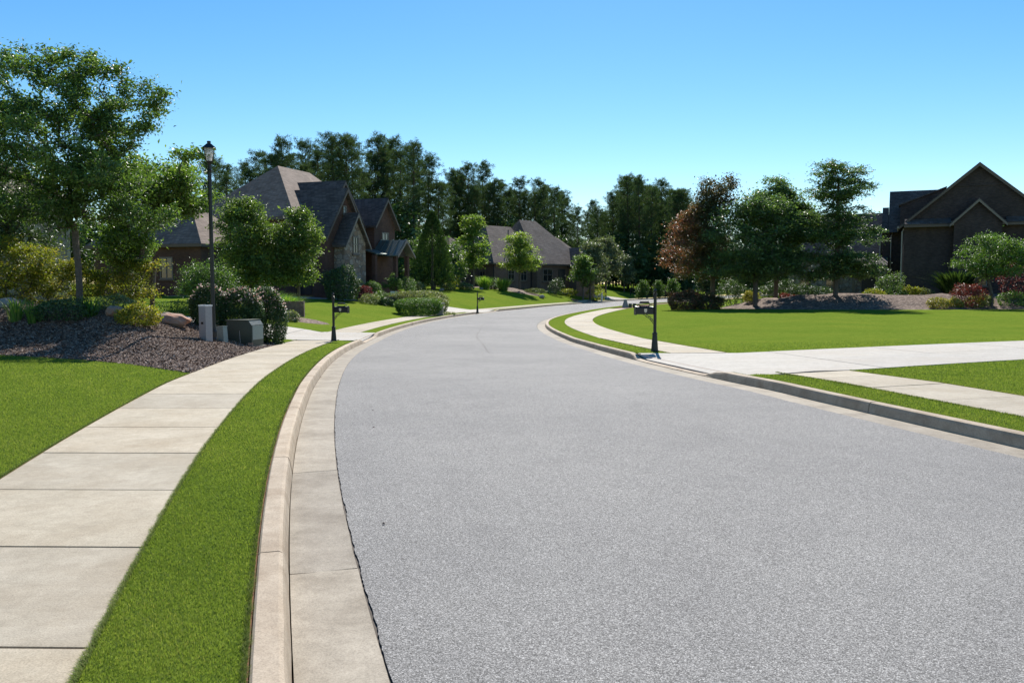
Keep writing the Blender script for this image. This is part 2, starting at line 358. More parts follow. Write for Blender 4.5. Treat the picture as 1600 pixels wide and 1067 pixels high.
# garden beds (closed outlines on the ground)
BED_L = np.vstack([[(-24, 20.5), (-17, 19.2), (-11.2, 18), (-9.5, 17.4), (-7.8, 16.55), (-6.6, 15.6)], rows(offL(SWL[1] + .02), 14.75, 25.2), [(-7.9, 26.6), (-12, 27.3), (-24, 27.6)]])
BED_R = catmull([(16.0, 66), (17.4, 62.5), (20, 59.8), (24, 58.2), (29, 57.6), (34, 57.9), (37, 57.5), (40, 58.2), (46, 58.4), (55, 57), (58, 62), (54, 67.5), (44, 66.5), (32, 66.8), (24, 67.5), (18, 69)], 1.0)
BED_M = catmull([(-1.8, 104.5), (.6, 102), (2.2, 102.4), (3.7, 104), (3.4, 106.5), (1.2, 109), (-4.5, 110), (-10.2, 108.5), (-10.2, 106), (-5.6, 105.8), (-1.8, 104.5)], 1.0)[:-1]
BED_O = catmull([(8.1, 110.3), (10.2, 108.8), (12.6, 109.6), (12.8, 112.4), (10.2, 114), (8.1, 112.5), (8.1, 110.3)], .8)[:-1]
BED_H = catmull([(-16.5, 57.0), (-13.5, 58.5), (-11.2, 62), (-9.4, 66), (-7.6, 71), (-8.5, 73), (-12, 66), (-15.5, 59.5), (-16.5, 57.0)], 1.0)[:-1]
BED_G = catmull([(-11.4, 38.6), (-9.4, 38.0), (-8.6, 39.0), (-9.6, 40.4), (-11.4, 41.2), (-13, 41.5), (-13.4, 39.6), (-11.4, 38.6)], .6)[:-1]
# drives (closed outlines); the first and last edges butt on the kerb
LKB = offL(.58); RKB = offR(.60)
DRV_1 = np.vstack([rows(LKB, 28.4, 33.6), [(-9, 34.6), (-14, 36.2), (-24, 36.8), (-24, 31), (-13, 29.8), (-8.6, 28.7)]])
DRV_2 = np.vstack([rows(LKB, 63.6, 69.4), [(-4, 69.6), (-7.0, 66.2), (-11, 63.0), (-16, 60.6), (-21, 59.2), (-23.5, 55.6), (-17, 57.0), (-11.5, 59.8), (-8, 61.8), (-5.2, 63.2)]])
DRV_R = np.vstack([rows(RKB, 14.9, 20.9)[::-1], [(4.7, 15.1), (6.35, 15.55), (10.9, 17.6), (18, 20.6), (30, 24.6), (30, 31), (18, 26.2), (10.2, 22.8), (5.9, 21.0), (4.2, 20.9)]])
DRV_M = np.vstack([rows(LKB, 138, 146), [(18, 137), (13, 129), (8.5, 122.5), (4, 119), (4, 114.5), (8, 118), (12, 124), (16, 130.5)]])
def riseL(y): return np.interp(y, [0, 20, 40, 70, 100, 200], [.15, .25, 1.0, 1.7, 2.15, 2.7])
def smooth01(t): t = np.clip(t, 0, 1); return t * t * (3 - 2 * t)
def terr(x, y):
    x = np.atleast_1d(np.asarray(x, float)); y = np.atleast_1d(np.asarray(y, float))
    dl = sd_curve(x, y, LA, LN); dr = sd_curve(x, y, RA, RN)
    z = prof(y) + .13
    z = z + np.where(dl > 0, riseL(y) * (1 - np.exp(-np.maximum(dl - 2.9, 0) / 5.5)), 0)
    z = z + np.where(dr > 0, np.interp(y, [0, 30, 60, 120], [.1, .2, .38, .6]) * (1 - np.exp(-np.maximum(dr - 3.2, 0) / 9)), 0)
    for P, h, w in ((BED_L, .98, 4.2), (BED_R, 1.15, 5.0), (BED_M, .35, 1.5), (BED_O, .2, 1.5), (BED_G, .35, 1.0)):
        m = in_poly(x, y, P)
        if m.any(): z[m] += h * smooth01(dist_poly(x[m], y[m], P) / w)
    for P, d in ((DRV_1, dl), (DRV_2, dl), (DRV_M, dl), (DRV_R, dr)):
        m = (d < 2.4) & (d > .3) & ((in_poly(x, y, P)) | (dist_poly(x, y, P) < .03))
        if m.any(): z[m] -= .105 * (1 - smooth01((d[m] - .6) / 1.5))
    return z
def gz(x, y): return float(terr(x, y)[0])
def at(u, Y):            # east-west position of a bearing at distance Y
    return (u - 800) / FPX * Y

# one triangulation of all ground, then sorted into lawn, mulch and bare bedding under the paving
rng = np.random.default_rng(7)
def grid(x0, x1, y0, y1, s):
    gx, gy = np.meshgrid(np.arange(x0, x1, s), np.arange(y0, y1, s)); p = np.stack([gx.ravel(), gy.ravel()], 1); return p + rng.uniform(-.28, .28, p.shape) * s
pts = [grid(-26, 22, -2, 32, .8), grid(-60, 70, 32.5, 80, 1.6), grid(-70, 90, 81, 150, 3.5), grid(-120, -27, -12, 32, 6), grid(23, 130, -12, 32, 6), grid(-400, 450, 155, 600, 22), grid(-400, -72, -12, 150, 20), grid(92, 450, -12, 150, 20),
       np.array([(-420, -14), (470, -14), (470, 620), (-420, 620)], float)]
bed = grid(-24, -5, 15, 28, .35); pts.append(bed[in_poly(bed[:, 0], bed[:, 1], BED_L)])
pts = np.vstack(pts)
verts = []; edges = []
def chain(P, closed=True):
    i = len(verts); n = len(P); verts.extend(map(tuple, P)); edges.extend([(i + k, i + (k + 1) % n) for k in range(n if closed else n - 1)])
lk = offL(.584)[::2]; rk = offR(.604)[::2]
CORR = np.vstack([lk, rk[::-1]])
def ring(C, a, b): return np.vstack([C(a)[::2], C(b)[::2][::-1]])
SW_L = ring(offL, SWL[0] + .012, SWL[1] + .028); SW_R = ring(offR, SWR[0] + .012, SWR[1] + .028)
chain(CORR)
for Pp in (SW_L, SW_R, BED_L, BED_R, BED_M, BED_O, BED_H, BED_G, DRV_1, DRV_2, DRV_R, DRV_M): chain(Pp)
verts += list(map(tuple, pts))
cv, ce, cf, *_ = delaunay_2d_cdt([Vector(v) for v in verts], edges, [], 0, 1e-4)
GV = np.array([(v.x, v.y) for v in cv]); GF = np.array([f for f in cf if len(f) == 3])
a, b_, c_ = GV[GF[:, 0]], GV[GF[:, 1]], GV[GF[:, 2]]
flip = ((b_ - a)[:, 0] * (c_ - a)[:, 1] - (b_ - a)[:, 1] * (c_ - a)[:, 0]) < 0
GF[flip] = GF[flip][:, ::-1]
cen = (a + b_ + c_) / 3; cx_, cy_ = cen[:, 0], cen[:, 1]
road_m = in_poly(cx_, cy_, CORR)
pave_m = np.zeros(len(GF), bool)
for Pp in (SW_L, SW_R, DRV_1, DRV_2, DRV_R, DRV_M): pave_m |= in_poly(cx_, cy_, Pp)
mul_m = np.zeros(len(GF), bool)
for Pp in (BED_L, BED_R, BED_M, BED_O, BED_H, BED_G): mul_m |= in_poly(cx_, cy_, Pp)
pave_m &= ~road_m; mul_m &= ~road_m & ~pave_m; lawn_m = ~road_m & ~pave_m & ~mul_m
GZ = terr(GV[:, 0], GV[:, 1])
def ground(name, mask, mat, dz):
    F = GF[mask]; u, inv = np.unique(F, return_inverse=True); V = np.column_stack([GV[u], GZ[u] + dz])
    return put(name, mesh_np(name, V, inv.reshape(-1, 3), mat, True))
tag(ground('lawn', lawn_m, 'lawn_grass', 0), 'mown green front lawns on both sides of the road', 'lawn', kind='structure')
tag(ground('mulch_bed', mul_m, 'mulch', 0), 'bark mulch garden beds raised above the lawns', 'mulch bed', kind='structure')
tag(ground('soil', pave_m, 'soil', -.05), 'red brown soil bedding showing along the edges of the paving', 'soil', kind='structure')

# ------------------------------------------------------------------ road, gutters, kerbs
def road_mesh():
    n = min(len(LA), len(RA)); ti = np.concatenate([np.arange(0, 36, .035), np.arange(36, 275, .6)]) / 275.
    def rs(C): 
        d = np.concatenate([[0], np.cumsum(np.linalg.norm(np.diff(C, axis=0), axis=1))]); return np.stack([np.interp(ti * d[-1], d, C[:, 0]), np.interp(ti * d[-1], d, C[:, 1])], 1)
    A, B = rs(LA), rs(RA); na = normals(A); nb = -normals(B)
    ja = .3 * rng.normal(0, .009, len(A)) + np.convolve(rng.normal(0, .022, len(A)), np.ones(9) / 9, 'same'); jb = .5 * rng.normal(0, .009, len(A)) + np.convolve(rng.normal(0, .022, len(A)), np.ones(9) / 9, 'same')
    A = A - na * (.002 + .6 * np.abs(ja))[:, None]; B = B - nb * (.002 + .6 * np.abs(jb))[:, None]
    k = 9; V = []
    for j in range(k):
        w = j / (k - 1); P = A * (1 - w) + B * w; V.append(np.column_stack([P, prof(P[:, 1]) + .012 + .05 * (1 - (2 * w - 1) ** 2)]))
    V = np.stack(V, 1); m = len(A); idx = np.arange(m * k).reshape(m, k)
    F = np.stack([idx[:-1, :-1], idx[:-1, 1:], idx[1:, 1:], idx[1:, :-1]], -1).reshape(-1, 4)
    return A, B, mesh_np('road', V.reshape(-1, 3), F, 'asphalt', True)
RDA, RDB, rm = road_mesh()
road = tag(put('road', rm), 'grey asphalt road curving away to the right', 'road', kind='structure')
def strip(C0, C1, z, name, mat, parent=None):
    V = np.vstack([np.column_stack([C0, prof(C0[:, 1]) + z]), np.column_stack([C1, prof(C1[:, 1]) + z])]); n = len(C0)
    F = np.array([[i, i + 1, n + i + 1, n + i] for i in range(n - 1)]); return put(name, mesh_np(name, V, F, mat), parent)
strip(LA - LN * .25, LA + LN * .3, .0, 'edge_gap', 'joint_dirt', road)
strip(RA - RN * .25, RA + RN * .3, .0, 'edge_gap', 'joint_dirt', road)

strip(LA + LN * .565, LA + LN * .60, .122, 'kerb_backing', 'soil', road); strip(RA + RN * .585, RA + RN * .62, .122, 'kerb_backing', 'soil', road)
# faint seam where two widths of asphalt meet
mid = (RDA + RDB) / 2 + normals(RDA) * (-.35 + .05 * np.sin(np.arange(len(RDA)) * .35))[:, None]; sel = (mid[:, 1] > 22) & (mid[:, 1] < 56); mc = mid[sel]; mn = normals(mc)
V = []; 
for q, s in ((mc, -1), (mc, 1)):
    w = .004 + .006 * rng.random(len(q)); P = q + mn * (s * w)[:, None]; V.append(np.column_stack([P, prof(P[:, 1]) + .012 + .0495 + .004]))
n = len(mc); put('seam', mesh_np('seam', np.vstack(V), np.array([[i, i + 1, n + i + 1, n + i] for i in range(n - 1)]), 'joint_dirt'), road)

def arc(C):
    return np.concatenate([[0], np.cumsum(np.linalg.norm(np.diff(C, axis=0), axis=1))])
def kerb_line(C, Nn, name, label, drops, gw, kw, y0, y1):
    """gutter pan and upright kerb, cast in sections with open joints; lowered at the drives"""
    root = thing(name, label, 'kerb'); root['kind'] = 'structure'
    s = arc(C); sA = np.interp(y0, C[:, 1], s); sB = np.interp(y1, C[:, 1], s)
    cuts = [sA]; 
    while cuts[-1] < sB:
        yy = np.interp(cuts[-1], s, C[:, 1]); cuts.append(cuts[-1] + (3.0 if yy < 45 else 6.0) * rng.uniform(.85, 1.15))
    def frame(q):
        p = np.array([np.interp(q, s, C[:, 0]), np.interp(q, s, C[:, 1])]); nn = np.array([np.interp(q, s, Nn[:, 0]), np.interp(q, s, Nn[:, 1])]); return p, nn / np.linalg.norm(nn)
    def kh(y):
        h = .15
        for a0, a1 in drops:
            h = min(h, .15 - .122 * float(smooth01(np.array(min(y - a0 + .9, a1 + .9 - y) / .9))))
        return h
    jag = [np.cumsum(rng.normal(0, .012, 5)) for _ in cuts]
    for i in range(len(cuts) - 1):
        g = .004 if i % 2 else .008
        q = np.linspace(cuts[i] + g, cuts[i + 1] - g, 9 if np.interp(cuts[i], s, C[:, 1]) < 40 else 5)
        GVt = []; KV = []
        for wi, w in enumerate(q):
            p, nn = frame(w); tt = np.array([-nn[1], nn[0]]); jj = jag[i] if wi == 0 else jag[i + 1] if wi == len(q) - 1 else np.zeros(5); gi = 0; sg = 1.0; z = float(prof(p[1])); h = kh(p[1]); e = rng.normal(0, .003, 3)
            for d, zz in ((.003 + abs(e[0]), -.05), (.003 + abs(e[0]), .006), (gw * .5, .004), (gw - .004, .002), (gw - .004, -.06)):
                GVt.append((*(p + nn * d + tt * sg * jj[gi]), z + zz)); gi += 1
            for d, zz in ((gw, -.06), (gw + .004 + e[1], .012), (gw + .022 + e[1], h * .72), (gw + .034 + e[1], h * .93), (gw + .056, h + e[2] * .6), (gw + kw - .012, h), (gw + kw, h - .012), (gw + kw, -.06)):
                KV.append((*(p + nn * d), z + zz))
        for nm, VV, k, mat in (('gutter_pan', GVt, 5, 'gutter_concrete'), ('kerb_section', KV, 8, 'kerb_concrete')):
            m = len(q); idx = np.arange(m * k).reshape(m, k)
            F = np.stack([idx[:-1, :-1], idx[:-1, 1:], idx[1:, 1:], idx[1:, :-1]], -1).reshape(-1, 4)
            if Nn is LN: F = F[:, ::-1]
            put(nm, mesh_np(nm, VV, [F, idx[:1], idx[-1:, ::-1]], mat, False), root)
    return root
kerb_line(LA, LN, 'kerb_left', 'pale concrete kerb and gutter along the left edge of the road', [(29.4, 32.7), (64.6, 68.5), (139, 145)], .40, .17, -4, 160)
kerb_line(RA, RN, 'kerb_right', 'pale concrete kerb and gutter along the right edge of the road', [(15.85, 20.0)], .42, .17, 2, 130)

# ------------------------------------------------------------------ paving slabs
def slab(name, grid2, dz, thick, mat, parent):
    """grid2 (n,m,2) points; follows the ground"""
    n, m = grid2.shape[:2]; P = grid2.reshape(-1, 2); z = terr(P[:, 0], P[:, 1]) + dz
    V = np.vstack([np.column_stack([P, z]), np.column_stack([P, z - thick])]); K = n * m; idx = np.arange(K).reshape(n, m)
    top = np.stack([idx[:-1, :-1], idx[1:, :-1], idx[1:, 1:], idx[:-1, 1:]], -1).reshape(-1, 4)
    a = V[top[0, 0]]; bb = V[top[0, 1]]; cc = V[top[0, 3]]
    if np.cross(bb - a, cc - a)[2] < 0: top = top[:, ::-1]
    rim = np.concatenate([idx[0], idx[1:, -1], idx[-1, -2::-1], idx[-2:0:-1, 0]])
    side = np.array([[rim[i], rim[(i + 1) % len(rim)], rim[(i + 1) % len(rim)] + K, rim[i] + K] for i in range(len(rim))])
    return put(name, mesh_np(name, V, [top, side], mat), parent)
def ribbon(name, label, A, B, cuts, mat, cat, dz=.012, thick=.09, across=1, jit=.0012, slabname='paving_slab'):
    root = thing(name, label, cat); root['kind'] = 'structure'
    sA, sB = arc(A), arc(B); tot = sA[-1]
    for i in range(len(cuts) - 1):
        g = .012
        u = np.linspace(cuts[i] + g, cuts[i + 1] - g, 5) / tot
        a = np.stack([np.interp(u * sA[-1], sA, A[:, k]) for k in (0, 1)], 1); bb = np.stack([np.interp(u * sB[-1], sB, B[:, k]) for k in (0, 1)], 1)
        for j in range(across):
            w = np.linspace(j / across + (.002 if j else 0), (j + 1) / across, 4)[None, :, None]
            slab(slabname, a[:, None] * (1 - w) + bb[:, None] * w, dz + rng.normal(0, jit), thick, mat, root)
    return root
def cut_list(tot, step, far=None):
    c = [0.0]
    while c[-1] < tot - step * .6: c.append(c[-1] + (step if c[-1] < (far or 1e9) else step * 4))
    c[-1] = tot; return c
def walk(off, y0, y1, name, label, dz=.008, y1b=None, y0b=None):
    A, B = rows(off[0](off[1]), y0, y1), rows(off[0](off[2]), y0 if y0b is None else y0b, y1b or y1)
    return ribbon(name, label, A, B, cut_list(arc(A)[-1], 1.42, 45), 'sidewalk_concrete', 'sidewalk', dz)
walk((offL, *SWL), -2, 28.35, 'sidewalk', 'pale concrete sidewalk slabs running from the foreground to the first drive')
walk((offL, *SWL), 33.7, 63.5, 'sidewalk', 'narrow concrete sidewalk between the brick house lawn and the verge')
walk((offL, *SWL), 69.5, 137, 'sidewalk', 'thin far sidewalk along the lawn of the middle house')
walk((offR, *SWR), 4, 15.1, 'sidewalk', 'concrete sidewalk slabs this side of the wide white drive', y1b=15.5)
walk((offR, *SWR), 21.0, 74, 'sidewalk', 'concrete sidewalk looping round the inside of the bend beyond the white drive')
def drive(name, label, A, B, step, across=1, dz=.012):
    A = resample(np.array(A, float), .25); B = resample(np.array(B, float), .25)
    return ribbon(name, label, A, B, cut_list(arc(A)[-1], step), 'drive_concrete', 'driveway', dz, .1, across)
drive('driveway', 'shaded concrete driveway crossing the sidewalk behind the utility boxes', [LKB[np.argmin(abs(LKB[:, 1] - 28.4))], (-8.6, 28.7), (-13, 29.8), (-24, 31)], [LKB[np.argmin(abs(LKB[:, 1] - 33.6))], (-9, 34.6), (-14, 36.2), (-24, 36.8)], 3.2)
drive('driveway', 'curved concrete driveway up to the dark brick house behind the clipped hedges', [LKB[np.argmin(abs(LKB[:, 1] - 63.6))], (-5.2, 63.2), (-8, 61.8), (-11.5, 59.8), (-17, 57), (-23.5, 55.6)], [LKB[np.argmin(abs(LKB[:, 1] - 69.4))], (-4, 69.6), (-7, 66.2), (-11, 63), (-16, 60.6), (-21, 59.2)], 4)
drive('driveway', 'wide white concrete driveway between the two verges beside the large mailbox', [RKB[np.argmin(abs(RKB[:, 1] - 14.9))], (4.7, 15.1), (6.35, 15.55), (10.9, 17.6), (18, 20.6), (30, 24.6)], [RKB[np.argmin(abs(RKB[:, 1] - 20.9))], (4.2, 20.9), (5.9, 21.0), (10.2, 22.8), (18, 26.2), (30, 31)], 3.4, 2)
drive('driveway', 'far concrete driveway leading to the middle house', [LKB[np.argmin(abs(LKB[:, 1] - 146))], (18, 137), (13, 129), (8.5, 122.5), (4, 119)], [LKB[np.argmin(abs(LKB[:, 1] - 138))], (16, 130.5), (12, 124), (8, 118), (4, 114.5)], 6)
# ------------------------------------------------------------------ houses
def gable_roof(x0, x1, y0, y1, ze, zr, name, mat, par, over=.35, th=.16):
    """ridge along y; eaves at x0 and x1"""
    xm = (x0 + x1) / 2; k = (zr - ze) / (xm - x0); m = MB(); ya, yb = y0 - over, y1 + over
    for s in (-1, 1):
        xe = (x0 - over) if s < 0 else (x1 + over); e = ze - k * over; c = .03 * -s
        m.prism([(xe, ya, e), (xm, ya, zr), (xm, ya, zr + th * 1.4), (xe, ya, e + th * 1.1)], (0, yb - ya, 0))
    return m.build(name, mat, par)
def barge(x0, x1, y, ze, zr, par, over=.35, mat='trim', side=-1):
    """sloping boards along a gable edge"""
    xm = (x0 + x1) / 2; k = (zr - ze) / (xm - x0); yy = y + side * (over + .03)
    for s in (-1, 1):
        xe = (x0 - over) if s < 0 else (x1 + over); e = ze - k * over
        MB().prism([(xe, yy, e - .10), (xm, yy, zr - .10), (xm, yy, zr + .13), (xe, yy, e + .10)], (0, -side * .06, 0)).build('barge_board', mat, par)
def gable_wall(x0, x1, y, d, z0, ze, zr, par, mat, name='wall'):
    xm = (x0 + x1) / 2; return MB().prism([(x0, y, z0), (x1, y, z0), (x1, y, ze), (xm, y, zr), (x0, y, ze)], (0, d, 0)).build(name, mat, par)
def hip_roof(x0, x1, y0, y1, ze, zr, par, mat, over=.4, rx=None, ry=None, name='roof'):
    """hipped roof; rx or ry gives the ridge ends along x or y"""
    a0, a1, b0, b1 = x0 - over, x1 + over, y0 - over, y1 + over; e = ze - .1
    if rx: R0, R1 = (rx[0], (b0 + b1) / 2, zr), (rx[1], (b0 + b1) / 2, zr); F = [((a0, b0), (a1, b0), R1, R0), ((a1, b0), (a1, b1), R1), ((a1, b1), (a0, b1), R0, R1), ((a0, b1), (a0, b0), R0)]
    else: xm = (a0 + a1) / 2; R0, R1 = (xm, ry[0], zr), (xm, ry[1], zr); F = [((a0, b0), (a1, b0), R0), ((a1, b0), (a1, b1), R1, R0), ((a1, b1), (a0, b1), R1), ((a0, b1), (a0, b0), R0, R1)]
    m = MB()
    for f in F: m.poly([(p[0], p[1], p[2] if len(p) > 2 else e) for p in f])
    r = m.build(name, mat, par)
    MB().box(a0 + .01, a1 - .01, b0 + .01, b1 - .01, e - .2, e - .003).build('fascia', 'trim', par)
    return r
def window(par, x, y, z, w, h, axis='y', out=-1, arch=False, mull=1):
    """window set on a wall; axis: the wall normal's axis, out: its sign"""
    def T(a, d, zz): return (x + a, y + out * d, zz) if axis == 'y' else (x + out * d, y + a, zz)
    top = [(w / 2, z + h)] if not arch else []
    n = 8; ar = [(w / 2 * math.cos(math.pi * k / n), z + h + w / 2 * math.sin(math.pi * k / n)) for k in range(n + 1)] if arch else [(w / 2, z + h), (-w / 2, z + h)]
    outl = [(-w / 2, z), (w / 2, z)] + ar
    f = .09; fr = MB(); m = len(outl); cz = z + h / 2
    for i in range(m):
        a, b = outl[i], outl[(i + 1) % m]; ai, bi = (a[0] * (1 - 2 * f / w), cz + (a[1] - cz) * (1 - 2 * f / h)), (b[0] * (1 - 2 * f / w), cz + (b[1] - cz) * (1 - 2 * f / h))
        fr.poly([T(a[0], .07, a[1]), T(b[0], .07, b[1]), T(bi[0], .07, bi[1]), T(ai[0], .07, ai[1])])
        fr.poly([T(a[0], .0, a[1]), T(b[0], .0, b[1]), T(b[0], .07, b[1]), T(a[0], .07, a[1])])
    fo = fr.build('window', 'trim_pale', par)
    g = MB().poly([T(a * .97, .03, zz) for a, zz in outl]).build('pane', 'window_glass', fo)
    mb = MB()
    for k in range(1, mull + 1):
        q = -w / 2 + w * k / (mull + 1); p0, p1 = T(q - .03, .035, z + .05), T(q + .03, .065, z + h - .02)
        mb.box(min(p0[0], p1[0]), max(p0[0], p1[0]), min(p0[1], p1[1]), max(p0[1], p1[1]), p0[2], p1[2])
    p0, p1 = T(-w / 2 + .05, .036, z + h * .55 - .025), T(w / 2 - .05, .064, z + h * .55 + .025); mb.box(min(p0[0], p1[0]), max(p0[0], p1[0]), min(p0[1], p1[1]), max(p0[1], p1[1]), p0[2], p1[2])
    mb.build('glazing_bar', 'trim_pale', fo)
    p0, p1 = T(-w / 2 - .1, .0, z - .12), T(w / 2 + .1, .12, z - .002)
    MB().box(min(p0[0], p1[0]), max(p0[0], p1[0]), min(p0[1], p1[1]), max(p0[1], p1[1]), p0[2], p1[2]).build('sill', 'trim', fo)
    return fo
def garage_door(par, x, y, z, w, h, axis='x', out=-1):
    root = None
    for k in range(4):
        p0 = (-w / 2, .02, z + h * k / 4 + .01); p1 = (w / 2, .06, z + h * (k + 1) / 4 - .01)
        def T(a, d): return (x + a, y + out * d) if axis == 'y' else (x + out * d, y + a)
        a, b = T(p0[0], p0[1]), T(p1[0], p1[1])
        o = MB().box(min(a[0], b[0]), max(a[0], b[0]), min(a[1], b[1]), max(a[1], b[1]), p0[2], p1[2]).build('garage_door' if root is None else 'door_panel', 'dark_door', root or par)
        root = root or o
    return root

# dark brick house with stone bay, left of the road
H1 = thing('brick_house', 'dark brick house with steep gables and a stone bay behind the maples', 'house', (-13.5, 60, 1.05), R(70.1))
gable_wall(0, 5.3, 0, 8, -1.5, 4.25, 7.55, H1, 'brick_red'); gable_roof(0, 5.3, 0, 9, 4.25, 7.6, 'roof', 'shingle', H1); barge(0, 5.3, 0, 4.25, 7.6, H1)
gable_wall(1.15, 4.2, -.9, .88, -1.5, 3.75, 5.7, H1, 'field_stone'); gable_roof(1.15, 4.2, -.9, -.36, 3.75, 5.75, 'roof', 'shingle', H1, .33); barge(1.15, 4.2, -.9, 3.75, 5.75, H1, .33, 'trim_pale')
gable_wall(1.55, 5.45, .5, 3, -1.5, 5.3, 7.25, H1, 'brick_red'); gable_roof(1.55, 5.45, .5, 4, 5.3, 7.3, 'roof', 'shingle', H1, .3); barge(1.55, 5.45, .5, 5.3, 7.3, H1, .3)
gable_wall(1.75, 6.95, 1.2, 7, -1.5, 5.5, 8.3, H1, 'brick_red'); gable_roof(1.75, 6.95, 1.2, 8.5, 5.5, 8.4, 'roof', 'shingle', H1); barge(1.75, 6.95, 1.2, 5.5, 8.4, H1)
gable_wall(7.55, 11.05, .2, 7, -1.5, 5.55, 7.4, H1, 'brick_red'); gable_roof(7.55, 11.05, .2, 8, 5.55, 7.5, 'roof', 'shingle', H1); barge(7.55, 11.05, .2, 5.55, 7.5, H1)
MB().box(-.7, 12.6, 2.2, 11.2, -1.5, 5.55).build('wall', 'brick_red', H1); hip_roof(-.7, 12.6, 2.2, 11.2, 5.6, 9.95, H1, 'shingle_brown', rx=(3.9, 8.3))
MB().box(-6.4, -.72, 5.6, 15, -1.5, 3.4).build('wall', 'brick_red', H1); hip_roof(-6.4, -.4, 5.6, 15, 3.45, 6.55, H1, 'shingle_brown', ry=(9.0, 11.6))
window(H1, 5.9, 1.2, 3.15, .85, 1.5, arch=True); window(H1, 9.3, .2, 3.5, 1.1, 1.4); window(H1, 2.7, -.9, 2.9, .8, 1.3, mull=1); window(H1, 2.7, 0, 5.9, .5, .6, mull=0)
window(H1, -6.4, 8.5, 1.0, 1.1, 1.5, 'x'); window(H1, -6.4, 11.5, 1.0, 1.1, 1.5, 'x')
garage_door(H1, 0, 2.6, -.1, 2.9, 2.4); garage_door(H1, 0, 6.0, -.1, 2.9, 2.4)
dr = MB().box(6.1, 7.3, 1.12, 1.19, -.2, 2.3).build('front_door', 'wood_dark', H1); MB().box(7.1, 7.16, 1.06, 1.115, .9, 1.1).build('handle', 'rim_metal', dr)
pr = gable_roof(7.3, 9.7, -1.9, -.15, 3.1, 4.1, 'porch_roof', 'copper_roof', H1, .3, .08)
for k in range(5):
    for s in (-1, 1):
        xe = 7.0 if s < 0 else 10.0; y = -2.15 + k * .56; zz = 3.0 if True else 0
        MB().prism([(xe, y, 3.02), (8.5, y, 4.23), (8.5, y, 4.30), (xe, y, 3.09)], (0, .05, 0)).build('seam', 'copper_roof', pr)
barge(7.3, 9.7, -1.9, 3.1, 4.1, H1, .33, 'trim_pale'); gable_wall(7.5, 9.5, -1.6, .3, 2.9, 3.12, 4.0, H1, 'wood_dark', 'porch_gable')
MB().prism([(5.35, .9, 3.55), (7.5, .9, 3.55), (7.4, -1.2, 2.95), (5.35, -1.2, 2.95)], (0, 0, .1)).build('porch_roof', 'copper_roof', H1)
for x in (5.5, 7.5, 9.5): MB().box(x - .16, x + .16, -1.85 if x > 6 else -1.1, -1.55 if x > 6 else -.8, -1.2, 2.94).build('porch_column', 'brick_red', H1)
MB().box(6.98, 7.06, 1.08, 1.16, 0, 5.3).build('downspout', 'gutter_metal', H1)

# brown brick house in the middle distance
H2 = thing('brick_house', 'brown brick house with big hipped roof in the middle distance', 'house', (-.2, 119, 1.35), R(46)); H2.scale = (1.25, 1.22, 1.13)
MB().box(-.3, 8.0, -4.5, 4.5, -1.5, 2.85).build('wall', 'brick_brown', H2); hip_roof(-.3, 8.0, -4.5, 4.5, 2.9, 8.5, H2, 'shingle_brown', rx=(1.4, 4.2))
MB().box(-6.2, -.32, -3.6, 4.4, -1.5, 2.85).build('wall', 'brick_brown', H2); hip_roof(-6.2, .6, -3.6, 4.4, 2.9, 7.55, H2, 'shingle_brown', rx=(-3.6, .4))
MB().box(-7.6, -6.22, .2, 11, -1.5, 2.85).build('wall', 'brick_brown', H2); hip_roof(-9.0, -3.4, .6, 11, 2.9, 6.2, H2, 'shingle_brown', ry=(3.6, 8))
MB().box(-9.0, -7.62, .7, 11, -1.5, 2.85).build('wall', 'brick_brown', H2)
MB().box(8.02, 12.0, -2.4, 4.5, -1.5, 2.85).build('wall', 'brick_brown', H2); hip_roof(7.4, 12.0, -2.4, 4.5, 2.9, 6.6, H2, 'shingle_brown', rx=(8.2, 9.4))
gable_wall(5.2, 8.6, -5.6, 1.08, -1.5, 2.8, 4.7, H2, 'brick_brown'); gable_roof(5.2, 8.6, -5.6, -1.5, 2.8, 4.8, 'roof', 'shingle', H2); barge(5.2, 8.6, -5.6, 2.8, 4.8, H2)
window(H2, -3.6, -3.6, .7, 1.0, 1.5); window(H2, -1.6, -3.6, .7, 1.0, 1.5); window(H2, 1.4, -4.5, .6, 1.6, 1.6); window(H2, 6.9, -5.6, .6, 1.4, 1.5); window(H2, -9.0, 2.6, .4, .9, 1.4, 'x')
window(H2, -6.2, -1.9, .5, .9, 1.4, 'x')
garage_door(H2, -9.0, 5.6, -.1, 2.7, 2.3); garage_door(H2, -9.0, 8.8, -.1, 2.7, 2.3)
MB().box(3.3, 4.4, -4.57, -4.51, -.2, 2.2).build('front_door', 'dark_door', H2)
MB().box(-.42, -.33, -3.72, -3.62, -.5, 2.8).build('downspout', 'dark_door', H2); MB().box(-6.3, -6.22, -3.7, -3.6, -.5, 2.8).build('downspout', 'dark_door', H2); MB().box(8.02, 8.1, -4.6, -4.5, -.5, 2.8).build('downspout', 'dark_door', H2)
MB().lathe([(.06, 0), (.06, .8)], (-1.6, -1.2, 6.2), 8).build('vent_pipe', 'dark_door', H2)

